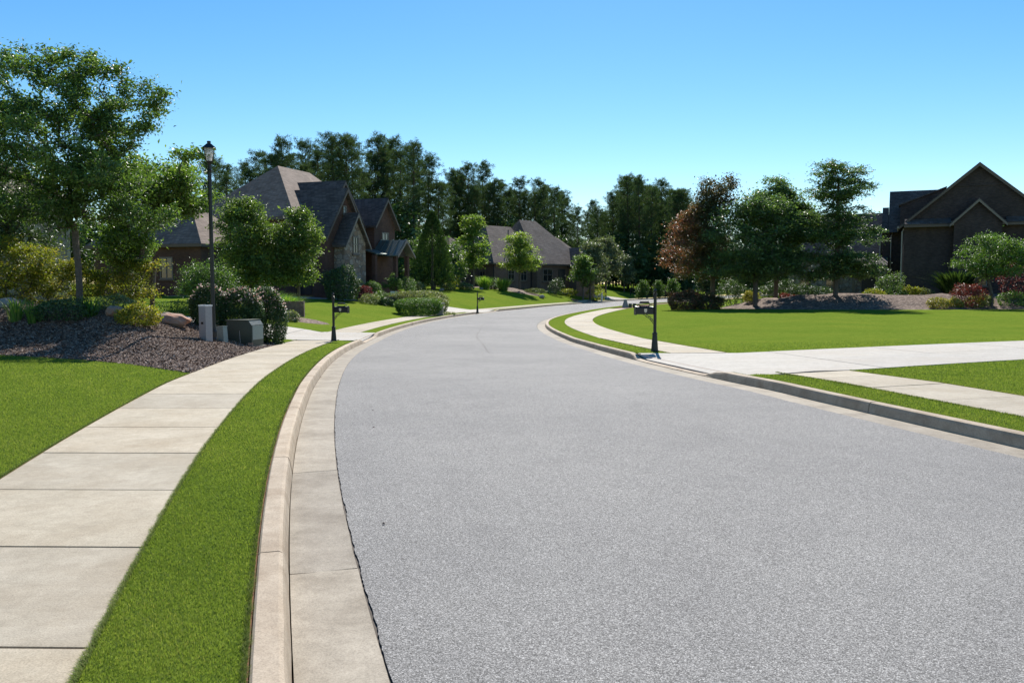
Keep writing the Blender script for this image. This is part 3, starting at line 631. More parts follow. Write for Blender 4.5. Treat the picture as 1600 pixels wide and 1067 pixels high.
# grey brick house behind the berm on the right
H3 = thing('brick_house', 'tall grey brick house with one wide gable behind the berm', 'house', (34.0, 72.2, .55), R(-25)); H3.scale = (1.03, 1.0, 1.0)
gable_wall(0, 10.8, 0, 13, -1.5, 6.25, 11.0, H3, 'brick_grey'); gable_roof(0, 10.8, 0, 13, 6.3, 11.05, 'roof', 'shingle', H3, .38); barge(0, 10.8, 0, 6.3, 11.05, H3, .38, 'trim')
MB().prism([(.05, -.03, 6.75), (.05, -.75, 6.28), (.05, -.75, 6.2), (.05, -.03, 6.2)], (3.45, 0, 0)).build('pent_roof', 'shingle', H3)
MB().prism([(7.4, -.03, 6.75), (7.4, -.75, 6.28), (7.4, -.75, 6.2), (7.4, -.03, 6.2)], (3.4, 0, 0)).build('pent_roof', 'shingle', H3)
MB().box(.0, 3.47, -.72, -.04, 6.0, 6.197).build('soffit', 'trim', H3); MB().box(7.4, 10.8, -.72, -.04, 6.0, 6.197).build('soffit', 'trim', H3)
gable_wall(3.7, 7.1, -.8, .78, -1.5, 6.35, 7.95, H3, 'brick_grey'); gable_roof(3.7, 7.1, -.8, -.36, 6.35, 8.05, 'roof', 'shingle', H3, .34); barge(3.7, 7.1, -.8, 6.35, 8.05, H3, .34, 'trim_pale')
MB().box(3.48, 3.69, -.9, -.05, 6.05, 6.42).build('gable_return', 'trim_pale', H3); MB().box(7.11, 7.32, -.9, -.05, 6.05, 6.42).build('gable_return', 'trim_pale', H3)
MB().box(3.7, 7.5, -.06, -.005, 9.35, 9.47).build('brick_course', 'brick_grey', H3)
window(H3, 5.4, -.8, 1.0, 1.6, 1.9)
# rear wing running to the left of the gable
MB().box(-1.1, 9, 6.2, 12, -1.5, 6.0).build('wall', 'brick_grey', H3)
MB().prism([(-1.25, 5.2, 5.95), (-1.25, 8.7, 10.05), (-1.25, 12.2, 5.95)], (7.5, 0, 0)).build('roof', 'shingle', H3)
MB().prism([(-1.8, 5.4, 5.95), (-1.8, 7.7, 8.45), (-1.8, 10, 5.95)], (.53, 0, 0)).build('roof', 'shingle', H3)
MB().prism([(-.3, 4.4, 6.1), (3.2, 4.4, 9.2), (3.2, 4.4, 9.72), (-.3, 4.4, 8.3)], (0, .12, 0)).build('dormer_wall', 'brick_grey', H3)
MB().prism([(-.45, 4.25, 8.28), (3.3, 4.25, 9.76), (3.3, 4.25, 9.88), (-.45, 4.25, 8.4)], (0, 2.6, 0)).build('dormer_roof', 'shingle', H3)
MB().box(-1.75, -1.12, 6.0, 11, -1.5, 5.9).build('wall', 'brick_grey', H3)
MB().box(-10, -1.77, 7.0, 15, -1.5, 4.2).build('wall', 'field_stone', H3)
MB().prism([(-10.4, 6.4, 4.15), (-10.4, 10.9, 8.2), (-10.4, 15.4, 4.15)], (8.55, 0, 0)).build('roof', 'shingle', H3)
MB().box(-10.3, -1.85, 6.38, 6.5, 3.95, 4.14).build('fascia', 'trim', H3)
MB().prism([(-4.2, 3.4, 2.9), (-4.2, 6.9, 4.0), (-4.2, 6.9, 3.75), (-4.2, 3.4, 2.6)], (3.0, 0, 0)).build('porch_roof', 'shingle', H3)
for x in (-4.1, -1.5): MB().box(x, x + .25, 3.6, 3.85, -1, 2.6).build('porch_column', 'trim', H3)
for x, y, z1 in ((-.12, -.12, 6.0), (-1.0, 5.9, 6.0), (-1.9, 5.8, 5.9)): MB().tube([(x, y, -.6), (x, y, z1 - .35), (x + .1, y + .12, z1 - .1), (x + .12, y + .2, z1)], .055, 8).build('downspout', 'gutter_metal', H3)
MB().tube([(-.42, -.3, 6.06), (-.42, 5.3, 6.06)], .09, 8).build('roof_gutter', 'gutter_metal', H3)
window(H3, -6.0, 7.0, .8, 1.2, 1.6); window(H3, -8.4, 7.0, .8, 1.2, 1.6); MB().box(-3.4, -2.2, 6.93, 6.99, -.3, 2.0).build('front_door', 'dark_door', H3)

# stone house glimpsed through the trees at the frame edge
H0 = thing('stone_house', 'stone house glimpsed through the trees at the frame edge', 'house', (-36.3, 41, gz(-28, 40)), R(-22))
MB().box(0, 9.2, 0, 9, -1.5, 5.6).build('wall', 'field_stone', H0); hip_roof(0, 9.2, 0, 9, 5.6, 9.4, H0, 'shingle_brown', rx=(4, 5.2))
window(H0, 8.0, 0, 1.2, 1.1, 1.7); window(H0, 5.4, 0, 1.2, 1.1, 1.7); window(H0, 8.0, 0, 3.9, 1.0, 1.2); MB().box(9.05, 9.17, -.1, -.01, 0, 5.4).build('downspout', 'white_paint', H0)
# ------------------------------------------------------------------ plants
def tubes(A, B, ra, rb, n=5):
    """many tapered tubes at once"""
    A = np.asarray(A, float); B = np.asarray(B, float); t = B - A; t /= np.linalg.norm(t, axis=1)[:, None] + 1e-9
    ref = np.where(np.abs(t[:, 2:3]) > .9, np.array([[1., 0, 0]]), np.array([[0, 0, 1.]])); u = np.cross(t, ref); u /= np.linalg.norm(u, axis=1)[:, None] + 1e-9; w = np.cross(t, u)
    ph = np.arange(n) * 2 * np.pi / n; d = np.cos(ph)[None, :, None] * u[:, None] + np.sin(ph)[None, :, None] * w[:, None]
    V = np.concatenate([A[:, None] + d * np.asarray(ra)[:, None, None], B[:, None] + d * np.asarray(rb)[:, None, None]], 1)
    k = len(A); base = (np.arange(k) * 2 * n)[:, None]; i = np.arange(n); q = np.stack([i, (i + 1) % n, n + (i + 1) % n, n + i], -1)
    return V.reshape(-1, 3), (base[:, :, None] + q[None]).reshape(-1, 4)
def unit(v): return v / (np.linalg.norm(v, axis=-1, keepdims=True) + 1e-9)
def leaf_quads(P, rg, size, aspect=.5, flat=.4, jit=.3, along=None, face=None):
    """diamond leaves at P; flat: 0 random, 1 lying level"""
    n = len(P); d = rg.normal(size=(n, 3)); d[:, 2] *= (1 - flat) ; 
    if along is not None: d = d * .7 + along
    d = unit(d); nrm = rg.normal(size=(n, 3)); nrm[:, 2] = np.abs(nrm[:, 2]) + flat * 2; nrm = nrm if face is None else nrm * .75 + face * 1.3; s = unit(np.cross(d, nrm)); up = unit(np.cross(s, d))
    L_ = (size * (1 + jit * rg.normal(size=n))).clip(size * .4)[:, None]; Wd = L_ * aspect
    V = np.stack([P, P + d * L_ * .45 + s * Wd * .5 + up * L_ * .06, P + d * L_ - up * L_ * .08, P + d * L_ * .45 - s * Wd * .5 + up * L_ * .06], 1)
    return V.reshape(-1, 3), np.arange(n * 4).reshape(n, 4)
def sample_lobes(rg, lobes, n, edge=.5):
    vol = np.array([l[3] * l[4] * l[5] for l in lobes]) ** .62; k = rg.choice(len(lobes), n, p=vol / vol.sum()); Lb = np.array(lobes)[k]
    d = unit(rg.normal(size=(n, 3))); r = rg.random(n) ** edge
    return Lb[:, :3] + d * r[:, None] * Lb[:, 3:6]
def grow(rg, trunk, lobes, n_att, edge=.45, up=.6, seg=.5):
    """limbs reach from the trunk to points spread through the crown; returns nodes, parents and twig tips"""
    nodes = [np.array(p, float) for p in trunk]; par = [-1] + list(range(len(trunk) - 1))
    A = sample_lobes(rg, lobes, n_att, edge); base = np.array(trunk[-1]); A = A[np.argsort(np.linalg.norm(A - base, axis=1))]
    tips = []; first = max(len(trunk) - 4, 1)
    for p in A:
        Nn = np.array(nodes[first:]); d = p - Nn; dist = np.linalg.norm(d, axis=1)
        cost = dist + up * np.maximum(-d[:, 2] + .35 * np.hypot(d[:, 0], d[:, 1]), 0)
        j = int(cost.argmin()) + first; q = nodes[j]; v = p - q; ln = np.linalg.norm(v); m = max(int(ln / seg), 1); last = j
        lift = np.array([0, 0, .12 * ln])
        for k in range(1, m + 1):
            w = k / m; nodes.append(q + v * w + lift * math.sin(math.pi * w) * .6 + rg.normal(0, .03 * ln / m, 3) * (k < m)); par.append(last); last = len(nodes) - 1
        tips.append(last)
    return np.array(nodes), np.array(par), np.array(tips)
def tree_meshes(seed, trunk, lobes, n_att, per, leaf, mat, bark='bark_grey', r0=.09, spread=.3, flatc=.55, aspect=.5, flat=.3, edge=.45, up=.6, seg=.5, tip=.006, tint=(.5, .28), sides=5, tintfn=None, power=.42):
    rg = np.random.default_rng(seed); nd, pr, tips = grow(rg, trunk, lobes, n_att, edge, up, seg)
    cnt = np.zeros(len(nd)); cnt[tips] = 1
    for i in range(len(nd) - 1, 0, -1): cnt[pr[i]] += cnt[i]
    rad = tip * np.maximum(cnt, 1) ** power; rad = rad * (r0 / rad[0]) ** np.clip((rad / rad[0]), 0, 1); e = np.arange(1, len(nd))
    ra = rad[pr[e]]; rb = rad[e]; tr = pr[e] >= len(trunk) - 1; ra = np.where(tr, np.minimum(ra, rb * 1.5), ra)
    V, F = tubes(nd[pr[e]], nd[e], ra, rb, sides)
    wood = mesh_np('trunk', V, F, bark, True)
    T = nd[tips]; Pt = nd[pr[tips]]; n = len(T) * per; k = np.repeat(np.arange(len(T)), per)
    w = rg.random(n) ** .6
    P = Pt[k] + (T[k] - Pt[k]) * w[:, None] + rg.normal(size=(n, 3)) * np.array([spread, spread, spread * flatc]) * (.35 + .65 * rg.random((n, 1)))
    lv, lf = leaf_quads(P, rg, leaf, aspect, flat)
    cl = rg.normal(0, tint[1] * .6, len(T))[k]; tn = np.clip(tint[0] + cl + rg.normal(0, tint[1], n), 0, 1)
    if tintfn: tn = np.clip(tintfn(P, tn, rg), 0, 1)
    return wood, mesh_np('crown', lv, lf, mat, False, tn)
def plant(name, label, cat, x, y, meshes, rz=0, group=None, names=('trunk', 'crown'), z=None, s=1.0):
    t = thing(name, label, cat, (x, y, (gz(x, y) if z is None else z) - .03), rz, group); t.scale = s if isinstance(s, tuple) else (s, s, s)
    for nm, m in zip(names, meshes):
        if m: put(nm, m, t)
    return t
def bush_meshes(seed, rx, ry, h, n, leaf, mat, lump=.16, stems=7, aspect=.55, box=2.0, deep=.75, extra=None, flat=.1, tint=(.5, .28), lo=.03):
    """rounded shrub: leaves through the outer part of a lumpy dome; box >2 squares it up"""
    rg = np.random.default_rng(seed); d = unit(rg.normal(size=(n, 3))); d[:, 2] = np.abs(d[:, 2]) * 1.0 - .12 * rg.random(n)
    d = unit(d); q = (np.abs(d) ** box).sum(1) ** (-1 / box)
    lob = np.zeros(n)
    for k in range(16):
        c = unit(rg.normal(size=3)); lob += np.exp((d @ c - 1) * 14) * rg.uniform(.3, 1)
    r = q * (1 - lump + lump * 1.6 * np.clip(lob, 0, 1)) * (deep + (1 - deep) * rg.random(n) ** .6) * (1 + .04 * rg.normal(size=n))
    P = d * r[:, None] * np.array([rx, ry, h * .5]) ; P[:, 2] = P[:, 2] + h * .5
    low = rg.random(n) < .42; P[low, 2] = h * (.04 + .5 * rg.random(low.sum())); ang = np.arctan2(P[low, 1] / ry, P[low, 0] / rx); rr = (deep + (1 - deep) * rg.random(low.sum()) ** .5) * (.9 + .1 * np.sin(ang * 5 + seed)) * (.78 + .22 * smooth01(P[low, 2] / h / .4)); P[low, 0] = np.cos(ang) * rr * rx; P[low, 1] = np.sin(ang) * rr * ry
    P[:, 2] = np.maximum(P[:, 2], lo)
    out = unit(P - np.array([0, 0, h * .35])); V, F = leaf_quads(P, rg, leaf, aspect, flat, .3, out * .25 + np.array([0, 0, .25]), out)
    cr = mesh_np('foliage', V, F, mat, False, np.clip(rg.normal(*tint, n), 0, 1))
    a = rg.random(stems) * 6.28; tipp = np.stack([np.cos(a) * rx * .6, np.sin(a) * ry * .6, np.full(stems, h * .75)], 1); b0 = np.stack([np.cos(a) * rx * .12, np.sin(a) * ry * .12, np.full(stems, -.02)], 1)
    m_ = (b0 + tipp) / 2 + rg.normal(0, .05 * h, (stems, 3)); sr = max(.006, h * .009)
    tv, tf = tubes(np.vstack([b0, m_]), np.vstack([m_, tipp]), np.full(stems * 2, sr), np.full(stems * 2, sr * .6), 5)
    res = [mesh_np('stems', tv, tf, 'bark_grey', True), cr]
    if extra:
        em, en, es, zmin = extra; top = P[P[:, 2] > h * zmin]; pp = top[rg.integers(0, len(top), en)]; o2 = unit(pp - np.array([0, 0, h * .4])); pp = pp + o2 * es * .5
        V, F = leaf_quads(pp, rg, es, .8, .2, .3, o2); res.append(mesh_np('blossom', V, F, em, False, rg.random(en)))
    return res
BN = ('stems', 'foliage', 'blossom')
def bush(name, label, x, y, seed, rx, ry, h, n, leaf, mat, cat='shrub', rz=0, group=None, z=None, **kw):
    return plant(name, label, cat, x, y, bush_meshes(seed, rx, ry, h, n, leaf, mat, **kw), rz, group, BN, z)
def blades_mesh(seed, n, h, spread, width, lean=.5, mat='leaf_blade', name='blades', base=.15):
    rg = np.random.default_rng(seed); a = rg.random(n) * 6.283; r0 = rg.random(n) ** .5 * base; b0 = np.stack([np.cos(a) * r0, np.sin(a) * r0, np.zeros(n)], 1)
    dr = np.stack([np.cos(a + rg.normal(0, .4, n)), np.sin(a + rg.normal(0, .4, n)), np.zeros(n)], 1); hh = h * rg.uniform(.6, 1.05, n); ln = spread * rg.random(n) ** .7
    sd_ = np.stack([-dr[:, 1], dr[:, 0], np.zeros(n)], 1) * width; V = []
    for t, w in ((0, 1), (.4, .95), (.75, .7), (1, .05)):
        c = b0 + dr * (ln * (lean * t + (1 - lean) * t * t * 1.4))[:, None]; c[:, 2] += hh * (t * (1.35 - .35 * t) if lean < .45 else t * (1.7 - .75 * t))
        V += [c - sd_ * w * .5, c + sd_ * w * .5]
    V = np.stack(V, 1); i = (np.arange(n) * 8)[:, None, None]; q = np.array([[0, 1, 3, 2], [2, 3, 5, 4], [4, 5, 7, 6]])
    return mesh_np(name, V.reshape(-1, 3), (i + q[None]).reshape(-1, 4), mat, False, np.repeat(rg.random(n), 3))

# --- grass blades on the nearer lawns
def scatter(mask, dens, y0, y1):
    F = GF[mask]; c = GV[F].mean(1); F = F[(c[:, 1] > y0 - 2.5) & (c[:, 1] < y1 + 2.5) & (np.abs(c[:, 0]) < c[:, 1] * .72 + 1.2)]
    a, b, c = (np.column_stack([GV[F[:, k]], GZ[F[:, k]]]) for k in range(3)); ar = np.abs(np.cross((b - a)[:, :2], (c - a)[:, :2])) / 2
    n = int(ar.sum() * dens); k = rng.choice(len(F), n, p=ar / ar.sum()); u = rng.random(n); v = rng.random(n); s = u + v > 1; u[s] = 1 - u[s]; v[s] = 1 - v[s]
    P = a[k] + u[:, None] * (b - a)[k] + v[:, None] * (c - a)[k]; return P[(P[:, 1] > y0) & (P[:, 1] <= y1)]
def grass():
    VV = []; TT = []
    for y0, y1 in ((2.6, 4), (4, 6), (6, 9), (9, 13), (13, 19), (19, 28)):
        dens = lambda y: np.minimum(22000, 22000 * (4.6 / y) ** 2.0) * np.clip((27 - y) / 12, 0, 1)
        P = scatter(lawn_m, float(dens(np.array(y0))), y0, y1); P = P[rng.random(len(P)) < dens(P[:, 1]) / dens(np.array(y0))]; n = len(P)
        h = .015 + .0008 * P[:, 1]; w = .0014 + .00052 * P[:, 1]
        patch = np.sin(P[:, 0] * 2.3 + 1.7 * np.sin(P[:, 1] * 1.1)) * np.sin(P[:, 1] * 1.9 + np.sin(P[:, 0] * 3.1)) + .7 * np.sin(P[:, 0] * 7.1 + P[:, 1] * 5.3)
        a = rng.random(n) * 6.283; ln = rng.random(n) * h * .9; s = np.stack([-np.sin(a), np.cos(a), np.zeros(n)], 1) * (w * .5)[:, None]
        tipv = P + np.stack([np.cos(a) * ln, np.sin(a) * ln, h * rng.uniform(.5, 1.1, n) * (1 + .12 * patch)], 1)
        VV.append(np.stack([P - s, P + s, tipv], 1).reshape(-1, 3)); TT.append(np.clip(rng.normal(.42, .22, n) + .09 * patch, 0, 1))
    for C, Nn, sg in ((offL(SWL[0]), LN, -1), (offL(.588), LN, 1), (offL(SWL[1] + .02), LN, 1), (offR(SWR[0]), RN, -1), (offR(.608), RN, 1), (offR(SWR[1] + .02), RN, 1)):
        s0 = arc(C); ok = (C[:, 1] > 2.5) & (C[:, 1] < 30); a0, a1 = s0[ok][0], s0[ok][-1]; n = int((a1 - a0) * 520); sp = a0 + (a1 - a0) * rng.random(n) ** 1.7
        P2 = np.stack([np.interp(sp, s0, C[:, k]) for k in (0, 1)], 1); N2 = np.stack([np.interp(sp, s0, Nn[:, k]) for k in (0, 1)], 1); lump = .5 + .5 * np.sin(sp * 9 + np.sin(sp * 3.7) * 3)
        P2 = P2 + N2 * sg * rng.uniform(-.002, .02, n)[:, None]; bad = np.zeros(n, bool)
        for D in (DRV_1, DRV_2, DRV_R, BED_L): bad |= in_poly(P2[:, 0], P2[:, 1], D) | (dist_poly(P2[:, 0], P2[:, 1], D) < .05)
        P2, N2, lump = P2[~bad], N2[~bad], lump[~bad]; n = len(P2); P = np.column_stack([P2, terr(P2[:, 0], P2[:, 1]) + .002]); out = np.column_stack([-N2 * sg, np.zeros(n)]); sd2 = np.column_stack([-N2[:, 1], N2[:, 0], np.zeros(n)])
        w = (.0016 + .0005 * P[:, 1])[:, None]; tipv = P + out * (rng.uniform(-.015, .036, n) * (.45 + .55 * lump))[:, None] + sd2 * rng.normal(0, .012, n)[:, None]; tipv[:, 2] += rng.uniform(.008, .03, n)
        VV.append(np.stack([P - sd2 * w, P + sd2 * w, tipv], 1).reshape(-1, 3)); TT.append(np.clip(rng.normal(.68, .22, n), 0, 1))
    V = np.vstack(VV); o = put('grass', mesh_np('grass', V, np.arange(len(V)).reshape(-1, 3), 'grass_blade', False, np.concatenate(TT)))
    tag(o, 'short mown grass blades covering the nearer lawns and verges', 'grass', kind='stuff')
grass()
def chips():
    P = scatter(mul_m, 1100, 14, 28); P = P[in_poly(P[:, 0], P[:, 1], BED_L)]; n = len(P); a = rng.random(n) * 6.283; tl = rng.normal(0, .35, n)
    d = np.stack([np.cos(a) * np.cos(tl), np.sin(a) * np.cos(tl), np.sin(tl)], 1); ln = rng.uniform(.026, .07, n)[:, None]; s = unit(np.cross(d, np.array([0, 0, 1.]) + rng.normal(0, .35, (n, 3)))) * rng.uniform(.007, .016, n)[:, None]
    up = unit(np.cross(s, d)) * .006; P = P + np.array([0, 0, .014])
    V = np.stack([P - d * ln - s, P - d * ln + s, P + d * ln + s * .6, P + d * ln - s * .7, P + up * 1.6], 1); i = (np.arange(n) * 5)[:, None, None]
    F = (i + np.array([[0, 1, 4], [1, 2, 4], [2, 3, 4], [3, 0, 4]])[None]).reshape(-1, 3)
    o = put('bark_mulch', mesh_np('bark_mulch', V.reshape(-1, 3), F, 'bark_chip', False, np.repeat(rng.random(n) ** 1.3, 4)))
    tag(o, 'loose shredded bark chips heaped over the mound beside the sidewalk', 'bark mulch', kind='stuff')
chips()

# --- trees by the mound on the left
TE = [(0, 0, 0), (.02, 0, .6), (0, .03, 1.2), (-.03, 0, 1.75), (-.05, .02, 2.2)]
X0, Y0 = at(124, 21.5), 21.5
plant('elm_tree', 'tall open crowned tree with slim grey trunk rising from the bark mound', 'tree', X0, Y0, tree_meshes(11, TE,
    [(-.3, 0, 4.5, 1.7, 1.6, 1.6), (.95, .2, 5.2, 1.3, 1.2, .9), (1.95, .1, 5.6, .6, .6, .32), (-1.7, 0, 5.2, 1.5, 1.6, 1.4), (-.4, 0, 6.2, 1.0, 1.0, .6), (.5, 0, 6.3, .7, .7, .45), (.3, 0, 2.9, 1.7, 1.5, .6), (1.75, -.3, 2.5, 1.0, .7, .5), (-1.9, -.3, 3.2, 1.5, 1.2, .9), (-1.7, 0, 6.5, .8, .8, .5), (1.2, 0, 6.15, .4, .4, .3), (1.0, -.4, 3.4, 1.4, 1.0, .6), (-.8, -.6, 2.7, 1.6, 1.2, .6), (.2, .5, 3.5, 1.6, 1.2, .6), (.75, 0, 4.4, 1.3, 1.2, .7), (1.3, 0, 4.7, .8, .8, .4), (.9, -1.7, 3.6, 1.2, .9, .6), (-.8, -1.8, 4.4, 1.3, .9, .8)],
    490, 135, .085, 'leaf_elm', r0=.085, spread=.2, flatc=.55, seg=.32, edge=.38, up=.35, tip=.005))
plant('shade_tree', 'dark leafy tree at the frame edge in front of the stone house', 'tree', at(-25, 25), 25, tree_meshes(12, TE,
    [(0, 0, 4.2, 2.2, 2.0, 2.2), (.3, 0, 6.2, 1.4, 1.3, 1.0), (.9, 0, 3.0, 1.3, 1.2, .9), (.3, 0, 2.1, 1.9, 1.5, .7)], 320, 90, .095, 'leaf_dark', r0=.1, spread=.3, seg=.4))
plant('maple_tree', 'bright green leafy tree reaching a branch over the street lamp lantern', 'tree', at(238, 25), 25, tree_meshes(13, [(0, 0, 0), (0, 0, .7), (.05, 0, 1.3), (.1, 0, 1.8)],
    [(.0, 0, 3.9, 1.35, 1.3, 1.0), (1.0, -.3, 3.75, 1.0, 1.0, .6), (-.6, 0, 4.4, 1.0, 1.0, .75), (2.2, -2.75, 4.62, .55, .35, .26), (1.6, -1.5, 4.2, .6, .6, .35), (.9, 0, 4.55, .5, .5, .35), (-.7, 0, 2.5, .9, 1.0, 1.0)],
    320, 90, .105, 'leaf_bright', r0=.075, spread=.25, seg=.35))
TS = [(0, 0, 0), (0, 0, .25), (.02, 0, .5)]
for i, (u, Y, s, sq, lab) in enumerate([(10, 23.5, 1.0, 21, 'yellow green feathery shrub at the frame edge beneath the dark tree'), (75, 24.3, .92, 22, 'yellow green feathery shrub just behind the slim grey trunk'), (178, 24.6, 1.0, 23, 'broad yellow green feathery shrub to the right of the slim grey trunk')]):
    plant('feathery_shrub', lab, 'shrub', at(u, Y), Y, tree_meshes(sq, TS, [(0, 0, .8, 1.25, 1.0, .65), (.45, 0, 1.35, .6, .6, .4), (-.6, 0, 1.2, .7, .6, .3), (1.15, 0, 1.5, .45, .4, .16), (-1.2, -.2, 1.3, .4, .4, .15), (.1, 0, 1.75, .4, .4, .25)], 140, 75, .075, 'leaf_yellow', r0=.035, spread=.19, flatc=.45, seg=.25, flat=.55, tip=.004, aspect=.42), 0, 'feathery shrubs behind the mound', s=s)
bush('low_shrub', 'low dark shrub at the foot of the slim grey trunk', at(98, 20.8), 20.8, 31, .85, .55, .62, 3600, .05, 'leaf_dark', lump=.3)
bush('low_shrub', 'small yellow green shrub beside the red boulder on the mound', at(215, 20.4), 20.4, 32, .58, .45, .58, 3600, .055, 'leaf_yellow', lump=.35, tint=(.75, .2))
bush('low_shrub', 'dim little shrub tucked behind the small yellow green shrub', at(185, 21.8), 21.8, 33, .5, .4, .5, 1800, .05, 'leaf_varieg', lump=.3)
for u, Y, sd_, lab in ((24, 20.9, 41, 'dark spiky iris clump nearest the frame edge on the mound'), (54, 20.7, 42, 'bright spiky iris clump between the dark clump and the trunk'), (141, 21.0, 43, 'bright spiky iris clump just right of the grey trunk')):
    plant('iris_clump', lab, 'plant', at(u, Y), Y, [blades_mesh(sd_, 60, .62 if sd_ != 43 else .55, .28, .03, .4, base=.16)], 0, 'iris clumps on the mound', ('blades',))
def rock(name, label, x, y, sx, sy, sz, seed, rz=0, mat='boulder', sink=.3, cat='boulder', group=None):
    import bmesh as bmm
    bm = bmm.new(); bmm.ops.create_icosphere(bm, subdivisions=4, radius=1); rg = np.random.default_rng(seed); ks = [(Vector(unit(rg.normal(size=3))), rg.uniform(.62, .95)) for _ in range(26)]
    for v in bm.verts:
        p = v.co.copy(); s = 1
        for k, d in ks:
            q = p.dot(k)
            if q > d: p -= k * (q - d) * .9
        p += Vector(rg.normal(0, .008, 3)) + p * .05 * math.sin(p.x * 9 + p.y * 7 + seed) * math.sin(p.z * 8 + p.y * 5); v.co = Vector((p.x * sx, p.y * sy, p.z * sz))
    me = bpy.data.meshes.new(name); bm.to_mesh(me); bm.free(); me.materials.append(MATS[mat])
    return tag(put(name, me, None, (x, y, gz(x, y) + sz * (1 - 2 * sink)), rz), label, cat, group)
rock('boulder', 'broad pale and rust coloured boulder at the crest of the mound', at(262, 22.6), 22.6, .7, .45, .28, 57, .15, sink=.40)
rock('boulder', 'rounded rust coloured boulder behind the small yellow green shrub', at(182, 21.0), 21.0, .36, .3, .2, 52)
rock('boulder', 'long white boulder at the frame edge on the mound', at(8, 22.4), 22.4, .45, .35, .2, 53, mat='stone_grey')
BLO = ('petal', 260, .055, .66)
bush('flowering_shrub', 'dark rounded shrub with pink blossom behind the white pedestal', at(327, 24.6), 24.6, 61, .58, .5, 1.35, 17000, .05, 'leaf_dark', deep=.7, lump=.07, tint=(.4, .22), extra=BLO)
bush('flowering_shrub', 'wide dark rounded shrub with pink blossom right behind the transformer box', at(376, 24.9), 24.9, 62, .72, .6, 1.6, 22000, .05, 'leaf_dark', deep=.7, lump=.07, tint=(.4, .22), extra=('petal', 420, .055, .68))
bush('flowering_shrub', 'tall dark rounded shrub with pink blossom beside the drive', at(416, 25.9), 25.9, 63, .66, .6, 1.85, 22000, .05, 'leaf_dark', deep=.7, lump=.07, tint=(.4, .22), extra=('petal', 460, .055, .6), z=gz(at(416, 25.9), 25.9) - .1)
bush('low_hedge', 'low dark hedge seen beyond the mound above the boulder', at(262, 36.5), 37.4, 64, 1.5, .45, .62, 4200, .06, 'leaf_box', box=3.5, lump=.1)
# weeping tree on the lawn
wp = tree_meshes(71, [(0, 0, 0), (.03, 0, .6), (0, 0, 1.25)], [(0, 0, 1.55, 1.05, .9, .5), (-.75, 0, 1.1, .35, .5, .45), (.8, 0, 1.1, .35, .5, .45), (0, -.6, 1.1, .7, .3, .45)], 130, 85, .07, 'leaf_box', r0=.05, spread=.2, flatc=1.1, seg=.3, up=0)
plant('weeping_tree', 'small mushroom shaped weeping tree on the lawn left of the lamp post', 'tree', at(306, 37), 38.5, wp, s=1.18)
# maples in front of the brick house
TM = [(0, 0, 0), (.02, 0, .8), (0, 0, 1.5), (0, .02, 2.1)]
mp = tree_meshes(81, TM, [(0, 0, 3.6, 1.6, 1.5, 1.6), (.2, 0, 5.1, .9, .9, .7), (-.3, 0, 2.2, 1.5, 1.4, .9)], 270, 85, .13, 'leaf_maple', r0=.09, spread=.28, seg=.4)
mp2 = tree_meshes(82, TM, [(0, 0, 3.6, 2.0, 1.6, 1.6), (-.4, 0, 5.1, 1.2, 1.0, .7), (.3, 0, 2.0, 1.9, 1.5, 1.0)], 320, 85, .13, 'leaf_maple', r0=.09, spread=.3, seg=.4)
plant('maple_tree', 'full green maple standing alone on the lawn before the brick house', 'tree', at(467, 46), 46, mp, 1, s=1.0)
plant('maple_tree', 'wide green maple directly right of the lamp post', 'tree', at(392, 45), 45, mp2, 0, s=1.05)
# ornamental grass bank and its block wall
for i, (u, Y) in enumerate(((398, 40.0), (418, 40.0), (437, 39.8), (452, 39.6))):
    plant('ornamental_grass', ('first', 'second', 'third', 'fourth')[i] + ' clump from the lamp post in the arching grass bank', 'ornamental grass', at(u, Y), Y, [blades_mesh(90 + i, 420, 1.0 - .07 * i, .85, .018, .5, base=.35)], 0, 'arching grass bank', ('blades',))
w = thing('retaining_wall', 'short stone block wall below the arching grass bank', 'retaining wall', (at(443, 39), 39.0, gz(at(443, 39), 39.0) - .15), .1)
for r_ in range(4):
    xs = [-.7, -.28, .14, .56, .98] if r_ % 2 == 0 else [-.7, -.49, -.07, .35, .77, .98]
    for xa, xb in zip(xs[:-1], xs[1:]): MB().box(xa, xb - .012, -.16 + .015 * rng.random(), .14, r_ * .19, r_ * .19 + .18).build('wall_block', 'stone_brown', w)
bush('low_shrub', 'little rounded shrub in front of the short block wall', at(451, 37.5), 37.9, 95, .4, .35, .55, 1400, .06, 'leaf_varieg')
# --- planting in front of the brick house
bush('holly_bush', 'large dark rounded holly bush under the stone bay', at(530, 57.8), 58.6, 101, 1.35, 1.2, 2.5, 7000, .11, 'leaf_dark', lump=.22)
bush('barberry_bush', 'dark red shrub beside the large rounded holly bush', at(563, 59), 60.5, 102, .7, .6, 1.25, 2600, .08, 'leaf_purple')
bush('boxwood_ball', 'round clipped boxwood left of the porch', at(577, 61.5), 62.5, 103, .85, .8, 1.55, 3600, .08, 'leaf_box')
bush('boxwood_ball', 'round clipped boxwood right of the porch', at(631, 66), 66.8, 104, .95, .9, 1.9, 3600, .08, 'leaf_box')
plant('crape_myrtle', 'small upright leafy tree in front of the porch', 'tree', at(609, 63), 64.2, tree_meshes(105, [(0, 0, 0), (0, 0, .4), (0, 0, .7)], [(0, 0, 1.5, .7, .6, .7)], 50, 60, .1, 'leaf_box', r0=.04, spread=.18, seg=.3))
